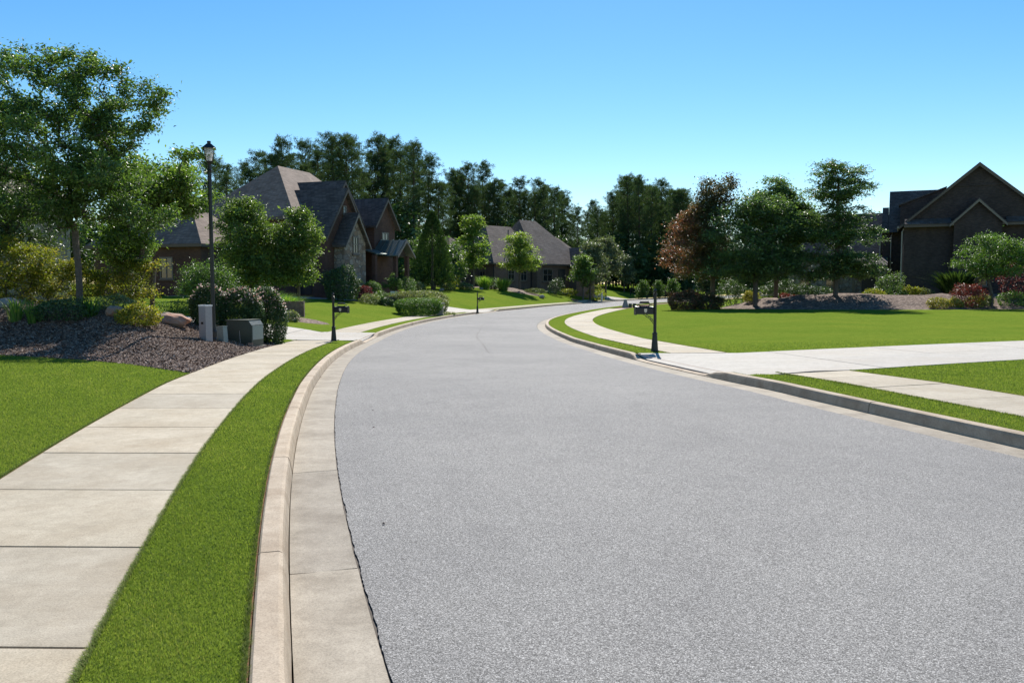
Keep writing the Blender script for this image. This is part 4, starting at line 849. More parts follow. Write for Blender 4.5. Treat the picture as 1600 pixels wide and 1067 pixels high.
for i, (u, Y, rx, h, m, lab) in enumerate(((577, 58.5, .75, .75, 'leaf_varieg', 'pale low shrub at the corner of the house drive'), (590, 59.5, .8, .6, 'leaf_box', 'low green shrub edging the house bed'), (598, 61.0, 1.0, .9, 'leaf_box', 'square clipped low hedge below the porch'), (622, 63.5, .6, 1.0, 'leaf_purple', 'reddish shrub beside the small white sign'), (641, 65.0, .7, .9, 'leaf_varieg', 'pale shrub right of the reddish shrub by the sign'), (604, 59.0, .6, .6, 'leaf_dark', 'small dark shrub at the base of the low stone wall'))):
    bush('garden_shrub', lab, at(u, Y), Y, 110 + i, rx, rx * .8, h, 1500, .08, m, lump=.25)
sg = thing('garden_sign', 'small white sign on a stake in the house bed', 'sign', (at(616, 61.5), 61.5, gz(at(616, 61.5), 61.5)))
MB().box(-.03, .03, -.02, .02, -.1, .6).build('stake', 'white_paint', sg); MB().box(-.27, .27, -.05, -.022, .45, .95).build('sign_board', 'white_paint', sg)
w = thing('retaining_wall', 'low dark stone wall edging the bed by the white sign', 'retaining wall', (at(607, 60), 60.0, gz(at(607, 60), 60) - .2), R(20))
for r_ in range(4):
    for k in range(5): MB().box(-1.1 + k * .45 + (.2 if r_ % 2 else 0), -1.1 + k * .45 + .435 + (.2 if r_ % 2 else 0), -.15, .15 + .01 * rng.random(), r_ * .2, r_ * .2 + .19).build('wall_block', 'stone_brown', w)
def hedge(name, label, x, y, rx, ry, h, n, leaf, mat, rz, seed, **kw): return bush(name, label, x, y, seed, rx, ry, h, n, leaf, mat, 'hedge', rz, box=3.0, lump=.1, **kw)
hedge('clipped_hedge', 'dark green rounded clipped hedge beside the sidewalk', at(652, 54.5), 54.5, 1.6, .9, 1.2, 14000, .08, 'leaf_box', R(8), 121, tint=(.6, .25))
hedge('clipped_hedge', 'pale variegated clipped hedge behind the dark green one', at(652, 60), 60.6, 2.1, .85, 1.4, 14000, .085, 'leaf_varieg', R(8), 122, tint=(.55, .25))
bush('clipped_hedge', 'round pale variegated shrub at the end of the clipped hedge', at(682, 59.4), 59.4, 123, .9, .8, 1.3, 4500, .075, 'leaf_varieg', 'hedge', tint=(.5, .25))
g = thing('stone_pedestal', 'short grey stone pedestal at the end of the dark hedge', 'pedestal', (at(688, 55.6), 55.6, gz(at(688, 55.6), 55.6) - .03))
MB().box(-.19, .19, -.19, .19, 0, .78).build('shaft', 'stone_grey', g); MB().box(-.25, .25, -.25, .25, .781, .9).build('cap', 'stone_grey', g); MB().box(-.24, .24, -.24, .24, -.1, .1).build('plinth', 'stone_grey', g)
bush('low_shrub', 'tiny plants at the foot of the grey stone pedestal', at(700, 56.2), 56.6, 124, .55, .3, .22, 500, .07, 'leaf_varieg')
# --- middle distance
def cone_tree(seed, h, r, n, leaf, mat):
    rg = np.random.default_rng(seed); t = rg.random(n) ** .8; z = h * (.03 + .97 * t); a = rg.random(n) * 6.283
    rr = r * (1 - t) ** .75 * (.62 + .38 * rg.random(n) ** .4) * (1 + .12 * np.sin(a * 7 + z * 3) + .1 * np.sin(a * 3 - z * 5)) + .05
    P = np.stack([np.cos(a) * rr, np.sin(a) * rr, z], 1); o = np.stack([np.cos(a), np.sin(a), np.full(n, .9)], 1); V, F = leaf_quads(P, rg, leaf, .35, 0, .3, o * 1.2)
    tv, tf = tubes([(0, 0, -.05), (0, 0, h * .5)], [(0, 0, h * .5), (0, 0, h * .97)], [r * .08, r * .05], [r * .05, .01], 6)
    return mesh_np('trunk', tv, tf, 'bark_pine', True), mesh_np('crown', V, F, mat, False, np.clip(rg.normal(.45, .25, n), 0, 1))
plant('conifer_tree', 'dense dark cone shaped conifer between the two brick houses', 'tree', at(676, 88), 88, cone_tree(131, 8.2, 2.5, 11000, .2, 'needle_ley'))
plant('maple_tree', 'slender tall pale green tree left of the middle house', 'tree', at(740, 99.4), 99.4, tree_meshes(132, [(0, 0, 0), (0, 0, 1), (0, 0, 2), (0, 0, 4), (0, 0, 6)], [(0, 0, 4.2, 1.75, 1.6, 1.9), (0, 0, 6.3, 1.15, 1.1, 1.4), (0, 0, 2.8, 1.5, 1.5, .8)], 190, 52, .19, 'leaf_lime', r0=.1, spread=.3, flatc=.4, flat=.5, seg=.6), s=1.2)
plant('maple_tree', 'broad bright green tree in front of the middle house garage', 'tree', at(812, 104.0), 104.0, tree_meshes(133, [(0, 0, 0), (0, 0, .9), (0, 0, 1.8), (0, 0, 3)], [(0, 0, 3.6, 2.1, 1.9, 1.3), (-.2, 0, 5.0, 1.3, 1.2, .9), (.2, 0, 2.4, 2.2, 1.9, .7)], 200, 52, .19, 'leaf_lime', r0=.1, spread=.3, flatc=.4, flat=.5, seg=.6, tint=(.75, .22)), s=1.25)
plant('maple_tree', 'green tree on its own mulch ring right of the middle house', 'tree', at(911, 111.3), 111.3, tree_meshes(134, [(0, 0, 0), (0, 0, .9), (0, 0, 1.6)], [(0, 0, 3.1, 1.8, 1.7, 1.3), (.1, 0, 4.3, 1.0, 1.0, 1.0)], 130, 55, .2, 'leaf_bright', r0=.1, spread=.32, flatc=.4, flat=.5, seg=.6), s=1.2)
GT = tree_meshes(135, [(0, 0, 0), (0, 0, 1), (0, 0, 2), (0, 0, 3.5)], [(0, 0, 4.3, 2.4, 2.2, 2.6), (.3, 0, 6.6, 1.4, 1.4, 1.3)], 190, 52, .25, 'leaf_grey', r0=.14, spread=.38, seg=.7)
plant('grey_tree', 'grey green tree against the right end of the middle house', 'tree', at(922, 116), 116, GT, s=1.1)
plant('grey_tree', 'grey green tree just right of the lone mulch ring tree', 'tree', at(946, 134), 134, GT, 2, s=1.25)
plant('grey_tree', 'rounded grey green tree at the far bend of the road', 'tree', at(975, 150), 150, GT, 4, s=.9)
for i, (u, Y, n_) in enumerate(((757, 101.5, 'taller'), (786, 102.2, 'rounder'))):
    plant('ornamental_grass', n_ + ' green grass tuft in the bed of the middle house', 'ornamental grass', at(u, Y), Y, [blades_mesh(140 + i, 380, 1.65, .9, .05, .4, base=.55)], 0, 'grass tufts by the middle house', ('blades',))
for i, (u, Y, rx, h, m, lab) in enumerate(((705, 86, 1.1, 1.5, 'leaf_yellow', 'yellow green bush left of the slender pale tree'), (727, 84.5, .8, .7, 'leaf_varieg', 'low pale plants below the slender pale tree'), (768, 92, .8, .6, 'leaf_dark', 'low dark plant between the two grass tufts'), (838, 93, 1.3, .6, 'leaf_grey', 'low grey plants under the broad bright tree'), (868, 99, 1.0, 2.2, 'leaf_dark', 'dark cone shaped shrub at the corner of the middle house'), (885, 101, 1.5, 1.0, 'leaf_yellow', 'low yellowish shrub beside the lone mulch ring tree'), (930, 104, 1.6, 1.9, 'leaf_yellow', 'yellowish bush behind the lone mulch ring tree'), (650, 74, .9, .8, 'leaf_varieg', 'pale low plants at the foot of the dark conifer'), (700, 80, .8, .7, 'leaf_varieg', 'pale flowers right of the dark conifer'))):
    Y *= 1.13; rx *= 1.13; h *= 1.13
    bush('garden_shrub', lab, at(u, Y), Y, 150 + i, rx, rx * .8, h, 1600, .13, m, lump=.28)
for i, (u, Y, s, lab) in enumerate(((691, 78.5, .3, 'small white stone at the lawn edge below the conifer'), (752, 88.6, .3, 'small pale stone beside the taller grass tuft'), (846, 90.4, .4, 'pale stone at the tip of the mulch bed'))):
    Y *= 1.13
    rock('stone', lab, at(u, Y), Y, s, s * .8, s * .7, 160 + i, mat='stone_grey', cat='stone')
# --- trees on the right berm
plant('plum_tree', 'red leaved tree at the road end of the berm', 'tree', at(1113, 66), 66, tree_meshes(171, [(0, 0, 0), (0, 0, 1), (0, 0, 2), (-.1, 0, 3.5), (0, 0, 5)], [(-.7, 0, 3.4, 2.5, 2.2, 1.8), (-1.1, 0, 5.2, 1.5, 1.5, 1.2), (.1, 0, 7.3, 1.55, 1.4, 1.15), (-.3, 0, 6.0, 1.3, 1.3, .9)], 460, 72, .135, 'leaf_red', r0=.15, spread=.3, seg=.5,
      tintfn=lambda P, t, rg: t * .42 + np.clip(np.where((P[:, 2] < 6.4) & (P[:, 2] > 2.2), .20 - .28 * (P[:, 0] + 1), .0), 0, .45) * (.4 + .6 * (rg.random(len(P)) < .75))), s=(1.3, 1.25, 1.27))
bush('plum_shrub', 'low dark red shrub at the foot of the red leaved tree', at(1070, 63), 63, 172, 1.5, 1.2, 1.7, 9000, .11, 'leaf_red', lump=.45, tint=(.5, .28), deep=.55)
bush('plum_shrub', 'second low dark red shrub under the red leaved tree', at(1108, 62.5), 62.5, 173, 1.1, .9, 1.3, 5000, .11, 'leaf_red', lump=.45, tint=(.35, .25), deep=.55)
TO = [(0, 0, 0), (0, 0, .8), (0, 0, 1.6), (0, 0, 2.4)]
plant('green_tree', 'round dark green tree next to the red leaved tree', 'tree', at(1180, 63), 63, tree_meshes(174, TO, [(0, 0, 4.1, 2.6, 2.3, 2.2), (.2, 0, 5.9, 1.6, 1.5, .9), (-.8, 0, 2.4, 1.9, 1.8, .9), (1.1, 0, 2.5, 1.7, 1.6, .8)], 520, 74, .135, 'leaf_oak', r0=.13, spread=.34, seg=.5), s=(1.5, 1.4, 1.28))
plant('green_tree', 'green tree with a pointed top rising behind the round dark one', 'tree', at(1212, 66), 66, tree_meshes(175, TO, [(0, 0, 4.6, 2.2, 2.0, 2.3), (-.2, 0, 7.0, 1.2, 1.1, .8), (.7, 0, 5.9, 1.0, 1.0, .8), (1.6, 0, 5.3, .9, .9, .6)], 400, 72, .135, 'leaf_oak', r0=.13, spread=.3, seg=.5, tint=(.7, .25)), s=(1.42, 1.3, 1.27))
plant('oak_tree', 'tallest tree on the berm with tiered branches', 'tree', at(1305, 62), 62, tree_meshes(176, [(0, 0, 0), (0, 0, 1), (0, 0, 2), (.05, 0, 3.5), (0, 0, 5), (0, 0, 6.5), (0, 0, 7.8)], [(0, 0, 8.3, 1.7, 1.6, 1.2), (.1, 0, 7.0, 2.1, 2.0, .75), (-.2, 0, 5.4, 2.2, 2.1, .9), (.3, 0, 4.0, 2.5, 2.2, .8), (-.8, 0, 4.2, 1.8, 1.6, .5), (-.2, 0, 2.5, 2.5, 2.2, .7), (.8, 0, 1.7, 2.0, 1.8, .7), (-.9, 0, 1.5, 1.6, 1.6, .6)], 640, 72, .135, 'leaf_oak', r0=.15, spread=.28, flatc=.45, seg=.5, flat=.45), s=(1.32, 1.25, 1.1))
plant('crape_myrtle', 'many stemmed round green tree before the wide gable', 'tree', at(1549, 59), 59, tree_meshes(177, [(0, 0, 0), (.03, 0, .4), (0, 0, .9)], [(0, 0, 4.0, 2.4, 2.1, 1.3), (-1.3, 0, 3.0, 1.6, 1.4, .5), (1.5, 0, 3.8, 1.5, 1.3, 1.2), (.2, 0, 2.6, 2.0, 1.8, .6)], 250, 62, .14, 'leaf_box', r0=.10, spread=.3, flatc=.5, seg=.45, flat=.4, tint=(.6, .25)))
for i, (u, Y, rx, h, m, lab) in enumerate(((1511, 58.9, 1.2, 1.75, 'leaf_purple', 'bright red leaved shrub left of the many stemmed tree'), (1592, 60, 1.5, 2.9, 'leaf_purple', 'tall dark red shrub at the frame edge'), (1466, 58.3, .75, .75, 'leaf_gold', 'small golden shrub at the lawn edge of the berm'), (1493, 58.6, .6, .75, 'leaf_gold', 'second small golden shrub along the lawn edge'), (1522, 58.9, .8, .85, 'leaf_gold', 'golden shrub in front of the bright red shrub'), (1538, 59.3, .6, .8, 'leaf_varieg', 'pale shrub at the foot of the many stemmed tree'), (1580, 59, 1.1, 1.2, 'leaf_box', 'low green shrub below the tall dark red shrub'),
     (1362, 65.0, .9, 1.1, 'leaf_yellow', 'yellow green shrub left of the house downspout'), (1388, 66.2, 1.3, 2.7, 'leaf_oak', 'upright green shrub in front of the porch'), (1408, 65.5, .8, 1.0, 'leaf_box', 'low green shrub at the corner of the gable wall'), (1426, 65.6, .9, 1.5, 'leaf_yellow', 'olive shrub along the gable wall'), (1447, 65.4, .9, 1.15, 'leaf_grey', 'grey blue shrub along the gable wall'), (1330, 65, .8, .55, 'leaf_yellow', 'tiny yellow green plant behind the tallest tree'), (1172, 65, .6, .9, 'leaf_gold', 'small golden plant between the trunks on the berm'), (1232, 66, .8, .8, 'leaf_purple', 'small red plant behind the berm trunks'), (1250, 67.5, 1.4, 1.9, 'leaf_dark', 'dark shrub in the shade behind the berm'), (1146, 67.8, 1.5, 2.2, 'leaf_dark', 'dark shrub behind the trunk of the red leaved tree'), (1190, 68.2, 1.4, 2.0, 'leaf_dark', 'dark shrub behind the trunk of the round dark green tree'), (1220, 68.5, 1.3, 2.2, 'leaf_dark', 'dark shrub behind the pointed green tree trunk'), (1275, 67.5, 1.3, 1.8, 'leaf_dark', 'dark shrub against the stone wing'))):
    bush('berm_shrub', lab, at(u, Y), Y, 180 + i, rx, rx * .8, h, 1900 if h < 1.5 else 3600, .10, m, lump=.3, tint=(.55, .28) if m != 'leaf_purple' or u > 1540 else (.75, .2))
plant('juniper_bush', 'dark spreading juniper against the gable wall', 'shrub', at(1492, 65), 65, [blades_mesh(199, 700, 2.6, 1.7, .10, .5, 'needle_ley', base=.6)], 0, None, ('sprays',))
# --- pines and understorey
def pine_meshes(seed, h=20, bare=.45, wide=2.6, nb=34):
    rg = np.random.default_rng(seed); bend = rg.normal(0, .25, 2); zs = np.linspace(0, h, 9); C = np.stack([bend[0] * (zs / h) ** 2, bend[1] * (zs / h) ** 2, zs - .3], 1)
    A = [C[:-1]]; B = [C[1:]]; r = .20 * (1 - zs / h) ** .8 + .03; ra = [r[:-1]]; rb = [r[1:]]; TP = []
    for k in range(nb):
        t = bare + (1 - bare) * (k + rg.random()) / nb; z = t * h; p = np.array([np.interp(z, zs, C[:, 0]), np.interp(z, zs, C[:, 1]), z]); a = k * 2.4 + rg.normal(0, .4)
        f = (t - bare) / (1 - bare); ln = wide * (.35 + .95 * math.sin(math.pi * min(.05 + f * .93, 1)) ** .9) * rg.uniform(.35, 1.15)
        if rg.random() < .1: continue
        d = np.array([math.cos(a), math.sin(a), .15 + .5 * f]); q = p + d * ln; A.append(p[None]); B.append(q[None]); ra.append([.035]); rb.append([.012])
        for j in range(7): TP.append(p + d * ln * (.3 + .78 * (j + rg.random()) / 7) + rg.normal(0, .27, 3) * np.array([1, 1, .6]))
    TP.append(C[-1] + np.array([0, 0, .2])); TP = np.array(TP)
    V, F = tubes(np.vstack(A), np.vstack(B), np.concatenate(ra), np.concatenate(rb), 6)
    n = 26; P = np.repeat(TP, n, 0) + rg.normal(0, .17, (len(TP) * n, 3)) * np.array([1, 1, .7]); d = unit(rg.normal(size=P.shape) + np.array([0, 0, .5])); ln = rg.uniform(.2, .42, len(P))[:, None]; s = unit(np.cross(d, rg.normal(size=P.shape))) * .034
    LV = np.stack([P - s, P + s, P + d * ln], 1).reshape(-1, 3)
    return mesh_np('trunk', V, F, 'bark_pine', True), mesh_np('crown', LV, np.arange(len(LV)).reshape(-1, 3), 'needle', False, np.clip(rg.normal(.45, .28, len(P)), 0, 1))
PINES = [pine_meshes(300 + k, 20, (.34, .42, .28, .5, .22, .38)[k], (2.3, 2.1, 2.6, 2.3, 2.4, 2.0)[k], (78, 66, 88, 56, 92, 70)[k]) for k in range(6)]
rp = random.Random(5); RPN = np.random.default_rng(55)
ORD = ['first', 'second', 'third', 'fourth', 'fifth', 'sixth', 'seventh', 'eighth', 'ninth', 'tenth', 'eleventh', 'twelfth', 'thirteenth', 'fourteenth', 'fifteenth', 'sixteenth', 'seventeenth', 'eighteenth', 'nineteenth', 'twentieth'] + ['twenty-' + o for o in 'first second third fourth fifth sixth seventh eighth ninth'.split()] + ['thirtieth'] + ['thirty-' + o for o in 'first second third fourth fifth sixth seventh eighth ninth'.split()] + ['fortieth']
def stand(label, group, u0, u1, Y0, Y1, n, topf):
    """topf: bearing -> height of the tree tops above the eye, per metre of distance"""
    for k in range(n):
        u = u0 + (u1 - u0) * (k + rp.random() * .9) / n; Y = rp.uniform(Y0, Y1); x = at(u, Y); zb = gz(x, Y); h = EYE + topf(u) * Y * rp.uniform(.74, 1.03) - zb
        plant('pine_tree', ORD[k] + ' ' + label, 'tree', x, Y, PINES[rp.randrange(6)], rp.random() * 6.28, group, z=zb, s=h / 20.3)
def tops(pts): 
    us, vs_ = zip(*pts); return lambda u: (444 - float(np.interp(u, us, vs_))) / FPX
stand('dark pine from the left in the stand behind the gabled brick house', 'pines behind the gabled house', 330, 700, 100, 140, 40, tops([(330, 238), (380, 262), (420, 235), (480, 216), (560, 222), (620, 212), (680, 236), (700, 262)]))
stand('dark pine from the left in the stand behind the middle house', 'pines behind the middle house', 700, 912, 142, 175, 34, tops([(700, 262), (750, 258), (800, 280), (860, 285), (905, 322), (912, 330)]))
stand('bare trunked pine from the left in the stand at the far bend', 'pines at the far bend', 918, 1085, 165, 205, 40, tops([(922, 318), (950, 310), (968, 280), (1010, 282), (1050, 290), (1085, 310)]))
stand('distant pine from the left behind the berm trees', 'pines behind the berm', 1090, 1200, 190, 230, 10, tops([(1090, 330), (1200, 372)]))
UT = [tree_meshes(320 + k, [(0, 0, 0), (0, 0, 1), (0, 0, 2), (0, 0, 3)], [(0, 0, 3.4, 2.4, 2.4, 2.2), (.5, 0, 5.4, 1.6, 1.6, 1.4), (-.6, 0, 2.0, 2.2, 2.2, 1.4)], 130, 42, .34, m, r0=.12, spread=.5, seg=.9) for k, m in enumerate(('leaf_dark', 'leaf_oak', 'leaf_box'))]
def under(u0, u1, Y0, Y1, n, s0, s1, label, group, kinds=(0, 0, 1)):
    for k in range(n):
        u = u0 + (u1 - u0) * (k + rp.random()) / n; Y = rp.uniform(Y0, Y1); x = at(u, Y)
        plant('understorey_tree', ORD[k] + ' ' + label, 'tree', x, Y, UT[kinds[rp.randrange(len(kinds))]], rp.random() * 6.28, group, s=rp.uniform(s0, s1))
under(630, 720, 92, 106, 6, .75, 1.0, 'leafy tree from the left around the dark conifer', 'trees round the conifer', (1, 2, 2))
under(330, 640, 100, 130, 16, 1.2, 1.8, 'understorey tree from the left below the pines behind the gabled house', 'understorey behind the gabled house')
under(690, 925, 138, 160, 18, 1.2, 1.8, 'understorey tree from the left below the pines behind the middle house', 'understorey behind the middle house')
under(925, 1090, 160, 190, 20, 1.0, 1.7, 'understorey tree from the left below the pines at the far bend', 'understorey at the far bend')
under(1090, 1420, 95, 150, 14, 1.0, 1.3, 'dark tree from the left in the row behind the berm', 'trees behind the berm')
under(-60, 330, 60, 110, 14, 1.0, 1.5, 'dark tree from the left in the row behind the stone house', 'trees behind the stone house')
for i, (u, Y, s, lab) in enumerate(((1003, 140, .5, 'bright green tree by the rail fence nearest the middle house'), (1028, 142, .48, 'bright green tree in the middle of the rail fence'), (1052, 140, .52, 'bright green tree by the rail fence beside the red tree'))):
    plant('fence_tree', lab, 'tree', at(u, Y), Y, UT[2], i * 2, 'bright trees by the rail fence', s=s)
f = thing('rail_fence', 'dark wooden rail fence across the far lawn', 'fence', (0, 0, 0))
fx = [at(u, 147) for u in range(985, 1090, 9)]
for a in fx: MB().box(a - .08, a + .08, 146.95, 147.1, gz(a, 147) - .2, gz(a, 147) + 1.35).build('fence_post', 'wood_dark', f)
for a, b in zip(fx[:-1], fx[1:]):
    for h in (.45, .85, 1.25):
        MB().prism([(a, 146.9, gz(a, 147) + h - .07), (b, 146.9, gz(b, 147) + h - .07), (b, 146.9, gz(b, 147) + h + .07), (a, 146.9, gz(a, 147) + h + .07)], (0, .04, 0)).build('fence_rail', 'wood_dark', f)

# ------------------------------------------------------------------ street furniture
def lamp():
    x, y = at(333, 22.4), 22.4; z = gz(x, y); t = thing('street_lamp', 'black lamp post with a glazed lantern rising from the mound', 'street lamp', (x, y, z - .03), .35); zl = 4.98 - z
    MB().lathe([(.10, -.1), (.10, .1), (.085, .14), (.09, .3), (.07, .36), (.06, .5), (.055, 1.0), (.048, zl - .25), (.045, zl - .06)], n=14).build('post', 'black_metal', t, smooth=False)
    MB().lathe([(.05, zl - .26), (.066, zl - .22), (.05, zl - .18)], n=14).build('collar', 'black_metal', t)
    la = MB().lathe([(.05, zl - .07), (.075, zl - .02), (.115, zl + .01), (.115, zl + .03)], n=4, ph=math.pi / 4).build('lantern', 'black_metal', t)
    zb, zt, rb_, rt = zl + .03, zl + .36, .10, .185
    for k in range(4):
        a0, a1 = math.pi / 4 + k * math.pi / 2, math.pi / 4 + (k + 1) * math.pi / 2; c0, s0, c1, s1 = math.cos(a0), math.sin(a0), math.cos(a1), math.sin(a1)
        MB().poly([(rb_ * c0, rb_ * s0, zb), (rb_ * c1, rb_ * s1, zb), (rt * c1, rt * s1, zt), (rt * c0, rt * s0, zt)]).build('pane', 'lamp_glass', la)
        MB().tube([(rb_ * c0 * 1.04, rb_ * s0 * 1.04, zb), (rt * c0 * 1.04, rt * s0 * 1.04, zt)], .009, 5).build('glazing_bar', 'black_metal', la)
    MB().lathe([(.02, zb), (.028, zb + .02), (.028, zb + .12), (.012, zb + .15)], n=8).build('bulb', 'grey_plastic', la)
    MB().lathe([(.235, zt), (.24, zt + .012), (.09, zt + .12), (.065, zt + .13), (.065, zt + .17), (.075, zt + .175), (.05, zt + .20), (.01, zt + .205)], n=4, ph=math.pi / 4).build('roof', 'black_metal', la)
lamp()
def mailbox_meshes():
    P = {}
    def keep(n, mb, mat, sm=False): P[n] = mesh_np(n, mb.v, [np.array(q) for q in mb.f.values()], mat, sm)
    keep('post', MB().lathe([(.04, .44), (.04, 1.40), (.052, 1.405), (.052, 1.43), (.04, 1.435), (.045, 1.46)], n=12), 'black_metal')
    keep('base', MB().lathe([(.105, -.08), (.105, .03), (.09, .05), (.062, .40), (.058, .43), (.066, .435), (.066, .47), (.045, .49)], n=12), 'black_metal')
    keep('finial', MB().lathe([(.045, 1.462), (.02, 1.475), (.03, 1.495), (.042, 1.52), (.034, 1.548), (.012, 1.57), (.008, 1.60)], n=10), 'black_metal')
    pr_ = [(-.085, .94), (.085, .94), (.085, 1.09)] + [(.085 * math.cos(a), 1.09 + .045 * math.sin(a)) for a in np.linspace(.3, math.pi - .3, 7)] + [(-.085, 1.09)]
    keep('box', MB().prism([(-.06, y, z) for y, z in pr_], (-.42, 0, 0)), 'black_metal')
    pd = [(-.1, .925), (.1, .925), (.1, 1.10)] + [(.1 * math.cos(a), 1.10 + .05 * math.sin(a)) for a in np.linspace(.3, math.pi - .3, 7)] + [(-.1, 1.10)]
    keep('door', MB().prism([(-.482, y, z) for y, z in pd], (-.03, 0, 0)), 'black_metal')
    keep('emblem', MB().prism([(-.26 + a, -.0875, 1.03 + b) for a, b in ((-.035, .05), (.035, .05), (.035, -.01), (.022, -.035), (0, -.052), (-.022, -.035), (-.035, -.01))], (0, -.008, 0)), 'emblem')
    m = MB()
    for k, (x1, z0) in enumerate(((-.30, .70), (-.22, .76))):
        m.tube([(-.045 + (x1 + .045) * t, 0, z0 + (.938 - z0) * t ** (.62 + .1 * k)) for t in np.linspace(0, 1, 9)], .008, 5)
    for c, r in (((-.13, .86), .035), ((-.085, .80), .03), ((-.2, .895), .028)):
        m.tube([(c[0] + r * math.cos(q), 0, c[1] + r * math.sin(q)) for q in np.linspace(0, 5.2, 10)], .006, 5)
    keep('bracket', m, 'black_metal')
    m = MB()
    for s in (-1, 1):
        m.tube([(-.27 + s * .10, 0, 1.135), (-.27 + s * .12, 0, 1.165), (-.27 + s * .145, 0, 1.18), (-.27 + s * .17, 0, 1.172), (-.27 + s * .185, 0, 1.19), (-.27 + s * .19, 0, 1.21)], .009, 6)
        m.tube([(-.27 + s * .15, 0, 1.185), (-.27 + s * .11, 0, 1.235), (-.27 + s * .09, 0, 1.262)], .008, 6)
    m.prism([(-.39, -.05, 1.205), (-.15, -.05, 1.205), (-.175, -.05, 1.262), (-.365, -.05, 1.262)], (0, .1, 0)); m.tube([(-.40, 0, 1.142), (-.14, 0, 1.142)], .012, 6)
    keep('scrollwork', m, 'black_metal')
    return P
MBX = mailbox_meshes()
def mailbox(label, x, y, rz, s=1.0, flip=False):
    t = thing('mailbox', label, 'mailbox', (x, y, gz(x, y) - .01), rz, 'black post mailboxes'); t.scale = (s, s, s)
    for n, m in MBX.items(): o = put(n, m, t); 
    for o in t.children:
        if flip and o.name.startswith('emblem'): o.location = (-.52, 0, 0); o.rotation_euler = (0, 0, math.pi)
mailbox('large black mailbox at the corner of the wide white drive', at(1022, 21.9), 21.75, R(4), 1.06)
mailbox('black mailbox with shield emblem on the verge before the shaded drive', -6.02, 27.85, R(172), 1.04, True)
mailbox('black mailbox at the foot of the drive to the gabled house', -2.62, 62.6, R(170), 1.0, True)
mailbox('tiny far mailbox beside the road by the rail fence', at(1010, 144), 144, R(20), 1.1)
def utility(u, Y): x = at(u, Y); return x, Y, gz(x, Y)
x, y, z = utility(383, 23.9); t = thing('transformer_box', 'low dark green transformer cabinet at the edge of the mound', 'transformer', (x, y, z - .05), R(-14))
MB().prism([(-.40, -.33, .02), (.40, -.33, .02), (.40, -.33, .62), (.31, -.33, .74), (-.40, -.33, .74)], (0, .62, 0)).build('cabinet', 'green_metal', t)
MB().prism([(-.43, -.36, .742), (.31, -.36, .742), (.31, -.36, .772), (-.43, -.36, .772)], (0, .68, 0)).build('lid', 'green_metal', t)
MB().box(.404, .416, -.30, .26, .2, .60).build('side_panel', 'grey_green', t); MB().box(-.46, .46, -.38, .34, -.1, .017).build('pad', 'gutter_concrete', t)
MB().box(.30, .44, -.375, -.335, .03, .12).build('latch', 'boulder', t); MB().tube([(.06, -.36, -.05), (.03, -.36, .46)], .008, 5).build('marker_rod', 'grey_plastic', t)
x, y, z = utility(321, 22.0); t = thing('utility_pedestal', 'tall pale utility pedestal against the lamp post', 'utility box', (x, y, z - .05), R(-20))
MB().box(-.11, .11, -.13, .13, 0, .97).build('body', 'grey_plastic', t); MB().box(-.12, .12, -.14, .14, .971, 1.01).build('lid', 'white_paint', t); MB().box(-.03, .03, -.145, -.132, .5, .56).build('latch', 'black_metal', t)
x, y, z = utility(347, 22.9); t = thing('utility_pedestal', 'short grey green pedestal between the lamp post and the transformer cabinet', 'utility box', (x, y, z - .05), R(-15)); t.rotation_euler = (0, R(-4), R(-15))
MB().box(-.11, .11, -.10, .10, 0, .46).build('body', 'grey_green', t); MB().box(-.12, .12, -.11, .11, .461, .49).build('lid', 'grey_green', t)
x, y = at(977, 77), 77.0; t = thing('utility_pedestal', 'pale tapered utility pedestal across the road beyond the large mailbox', 'utility box', (x, y, gz(x, y)))
MB().lathe([(.36, 0), (.36, .05), (.16, .68), (.12, .74)], n=4, ph=.9).build('body', 'grey_plastic', t); MB().lathe([(.19, .742), (.17, .8)], n=4, ph=.9).build('lid', 'white_paint', t)
for u, lab in ((984.5, 'small dark utility box next to the tapered pedestal'), (991, 'second small dark utility box nearer the large mailbox')):
    x = at(u, 77); t = thing('utility_box', lab, 'utility box', (x, 77, gz(x, 77))); MB().box(-.14, .14, -.15, .15, 0, .38).build('body', 'green_metal', t); MB().box(-.15, .15, -.16, .16, .381, .42).build('lid', 'grey_plastic', t)
x, y = at(940, 116), 116.0; t = thing('marker_post', 'white marker post on the far verge', 'post', (x, y, gz(x, y))); MB().lathe([(.12, -.05), (.12, 1.0)], n=8).build('shaft', 'white_paint', t); MB().lathe([(.13, 1.002), (.13, 1.1), (.05, 1.16)], n=8).build('cap', 'grey_plastic', t)
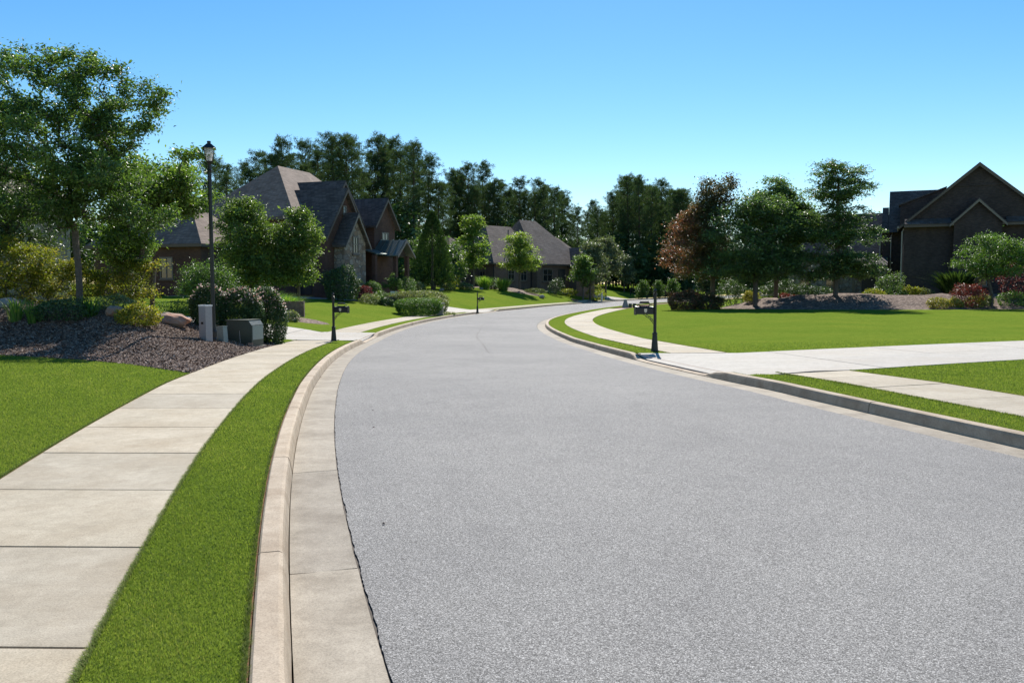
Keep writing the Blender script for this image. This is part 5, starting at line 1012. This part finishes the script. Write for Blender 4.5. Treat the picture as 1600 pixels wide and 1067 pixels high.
# parked car on the shaded drive side of the brick house
x, y = at(364, 52), 52.0; cr = thing('parked_car', 'dark blue car half hidden behind the wide maple', 'car', (x, y, gz(x, y)), R(25))
MB().prism([(-2.2, -.85, .35), (2.2, -.85, .35), (2.25, -.85, .75), (1.5, -.85, .95), (-1.6, -.85, 1.0), (-2.25, -.85, .9)], (0, 1.7, 0)).build('body', 'car_paint', cr)
MB().prism([(-1.75, -.72, 1.0), (1.0, -.72, .97), (.35, -.72, 1.45), (-1.15, -.72, 1.45)], (0, 1.44, 0)).build('cabin', 'car_paint', cr)
for s in (-1, 1): MB().prism([(-1.5, s * .722, 1.04), (.75, s * .722, 1.04), (.28, s * .722, 1.38), (-1.1, s * .722, 1.38)], (0, s * .012, 0)).build('side_window', 'window_glass', cr)
MB().poly([(1.02, -.66, 1.0), (1.02, .66, 1.0), (.42, .62, 1.43), (.42, -.62, 1.43)]).build('windscreen', 'window_glass', cr)
for sx in (-1.4, 1.4):
    for sy in (-.86, .86):
        wv = MB().lathe([(.2, -.1), (.32, -.09), (.33, 0), (.32, .09), (.2, .1)], n=16).build('wheel', 'rubber', cr, (sx, sy, .33)); wv.rotation_euler = (math.pi / 2, 0, 0); MB().lathe([(.05, -.12), (.19, -.115), (.19, .115), (.05, .12)], n=12).build('rim', 'rim_metal', wv)
    
# small leaf litter on the gutter and road edge
lm = mesh_np('leaf_litter', [(-.035, 0, .004), (0, -.018, .014), (.04, 0, .006), (0, .02, .016), (-.01, 0, .028)], np.array([[0, 1, 4], [1, 2, 4], [2, 3, 4], [3, 0, 4]]), 'bark_chip', tint=[.2, .3, .1, .25])
for x, y, rz in ((-1.42, 5.05, .3), (-1.50, 5.3, 1.4), (-1.56, 5.5, 2.0), (-2.35, 8.9, .7), (-2.55, 9.8, 2.4), (-2.1, 7.7, 1.1), (-1.62, 9.6, .2), (-1.85, 10.9, 1.9), (-1.3, 3.9, 2.8), (-3.6, 15.5, .5), (-.9, 5.7, 1.2), (-1.27, 4.35, .4), (-1.9, 6.9, 2.2), (-2.02, 7.3, .9), (-2.7, 10.4, 1.7), (-3.05, 12.2, .1), (-.2, 7.4, .6), (2.1, 9.0, 1.5)):
    d = sd_curve(np.array([x]), np.array([y]), LA, LN)[0]; zz = float(prof(y)) + (.004 if d > 0 else .022)
    tag(put('fallen_leaf', lm, None, (x, y, zz), rz, scale=(.55, .55, .55)), 'curled dry leaf lying on the road or its left gutter', 'leaf', 'dry leaves on the road and gutter')
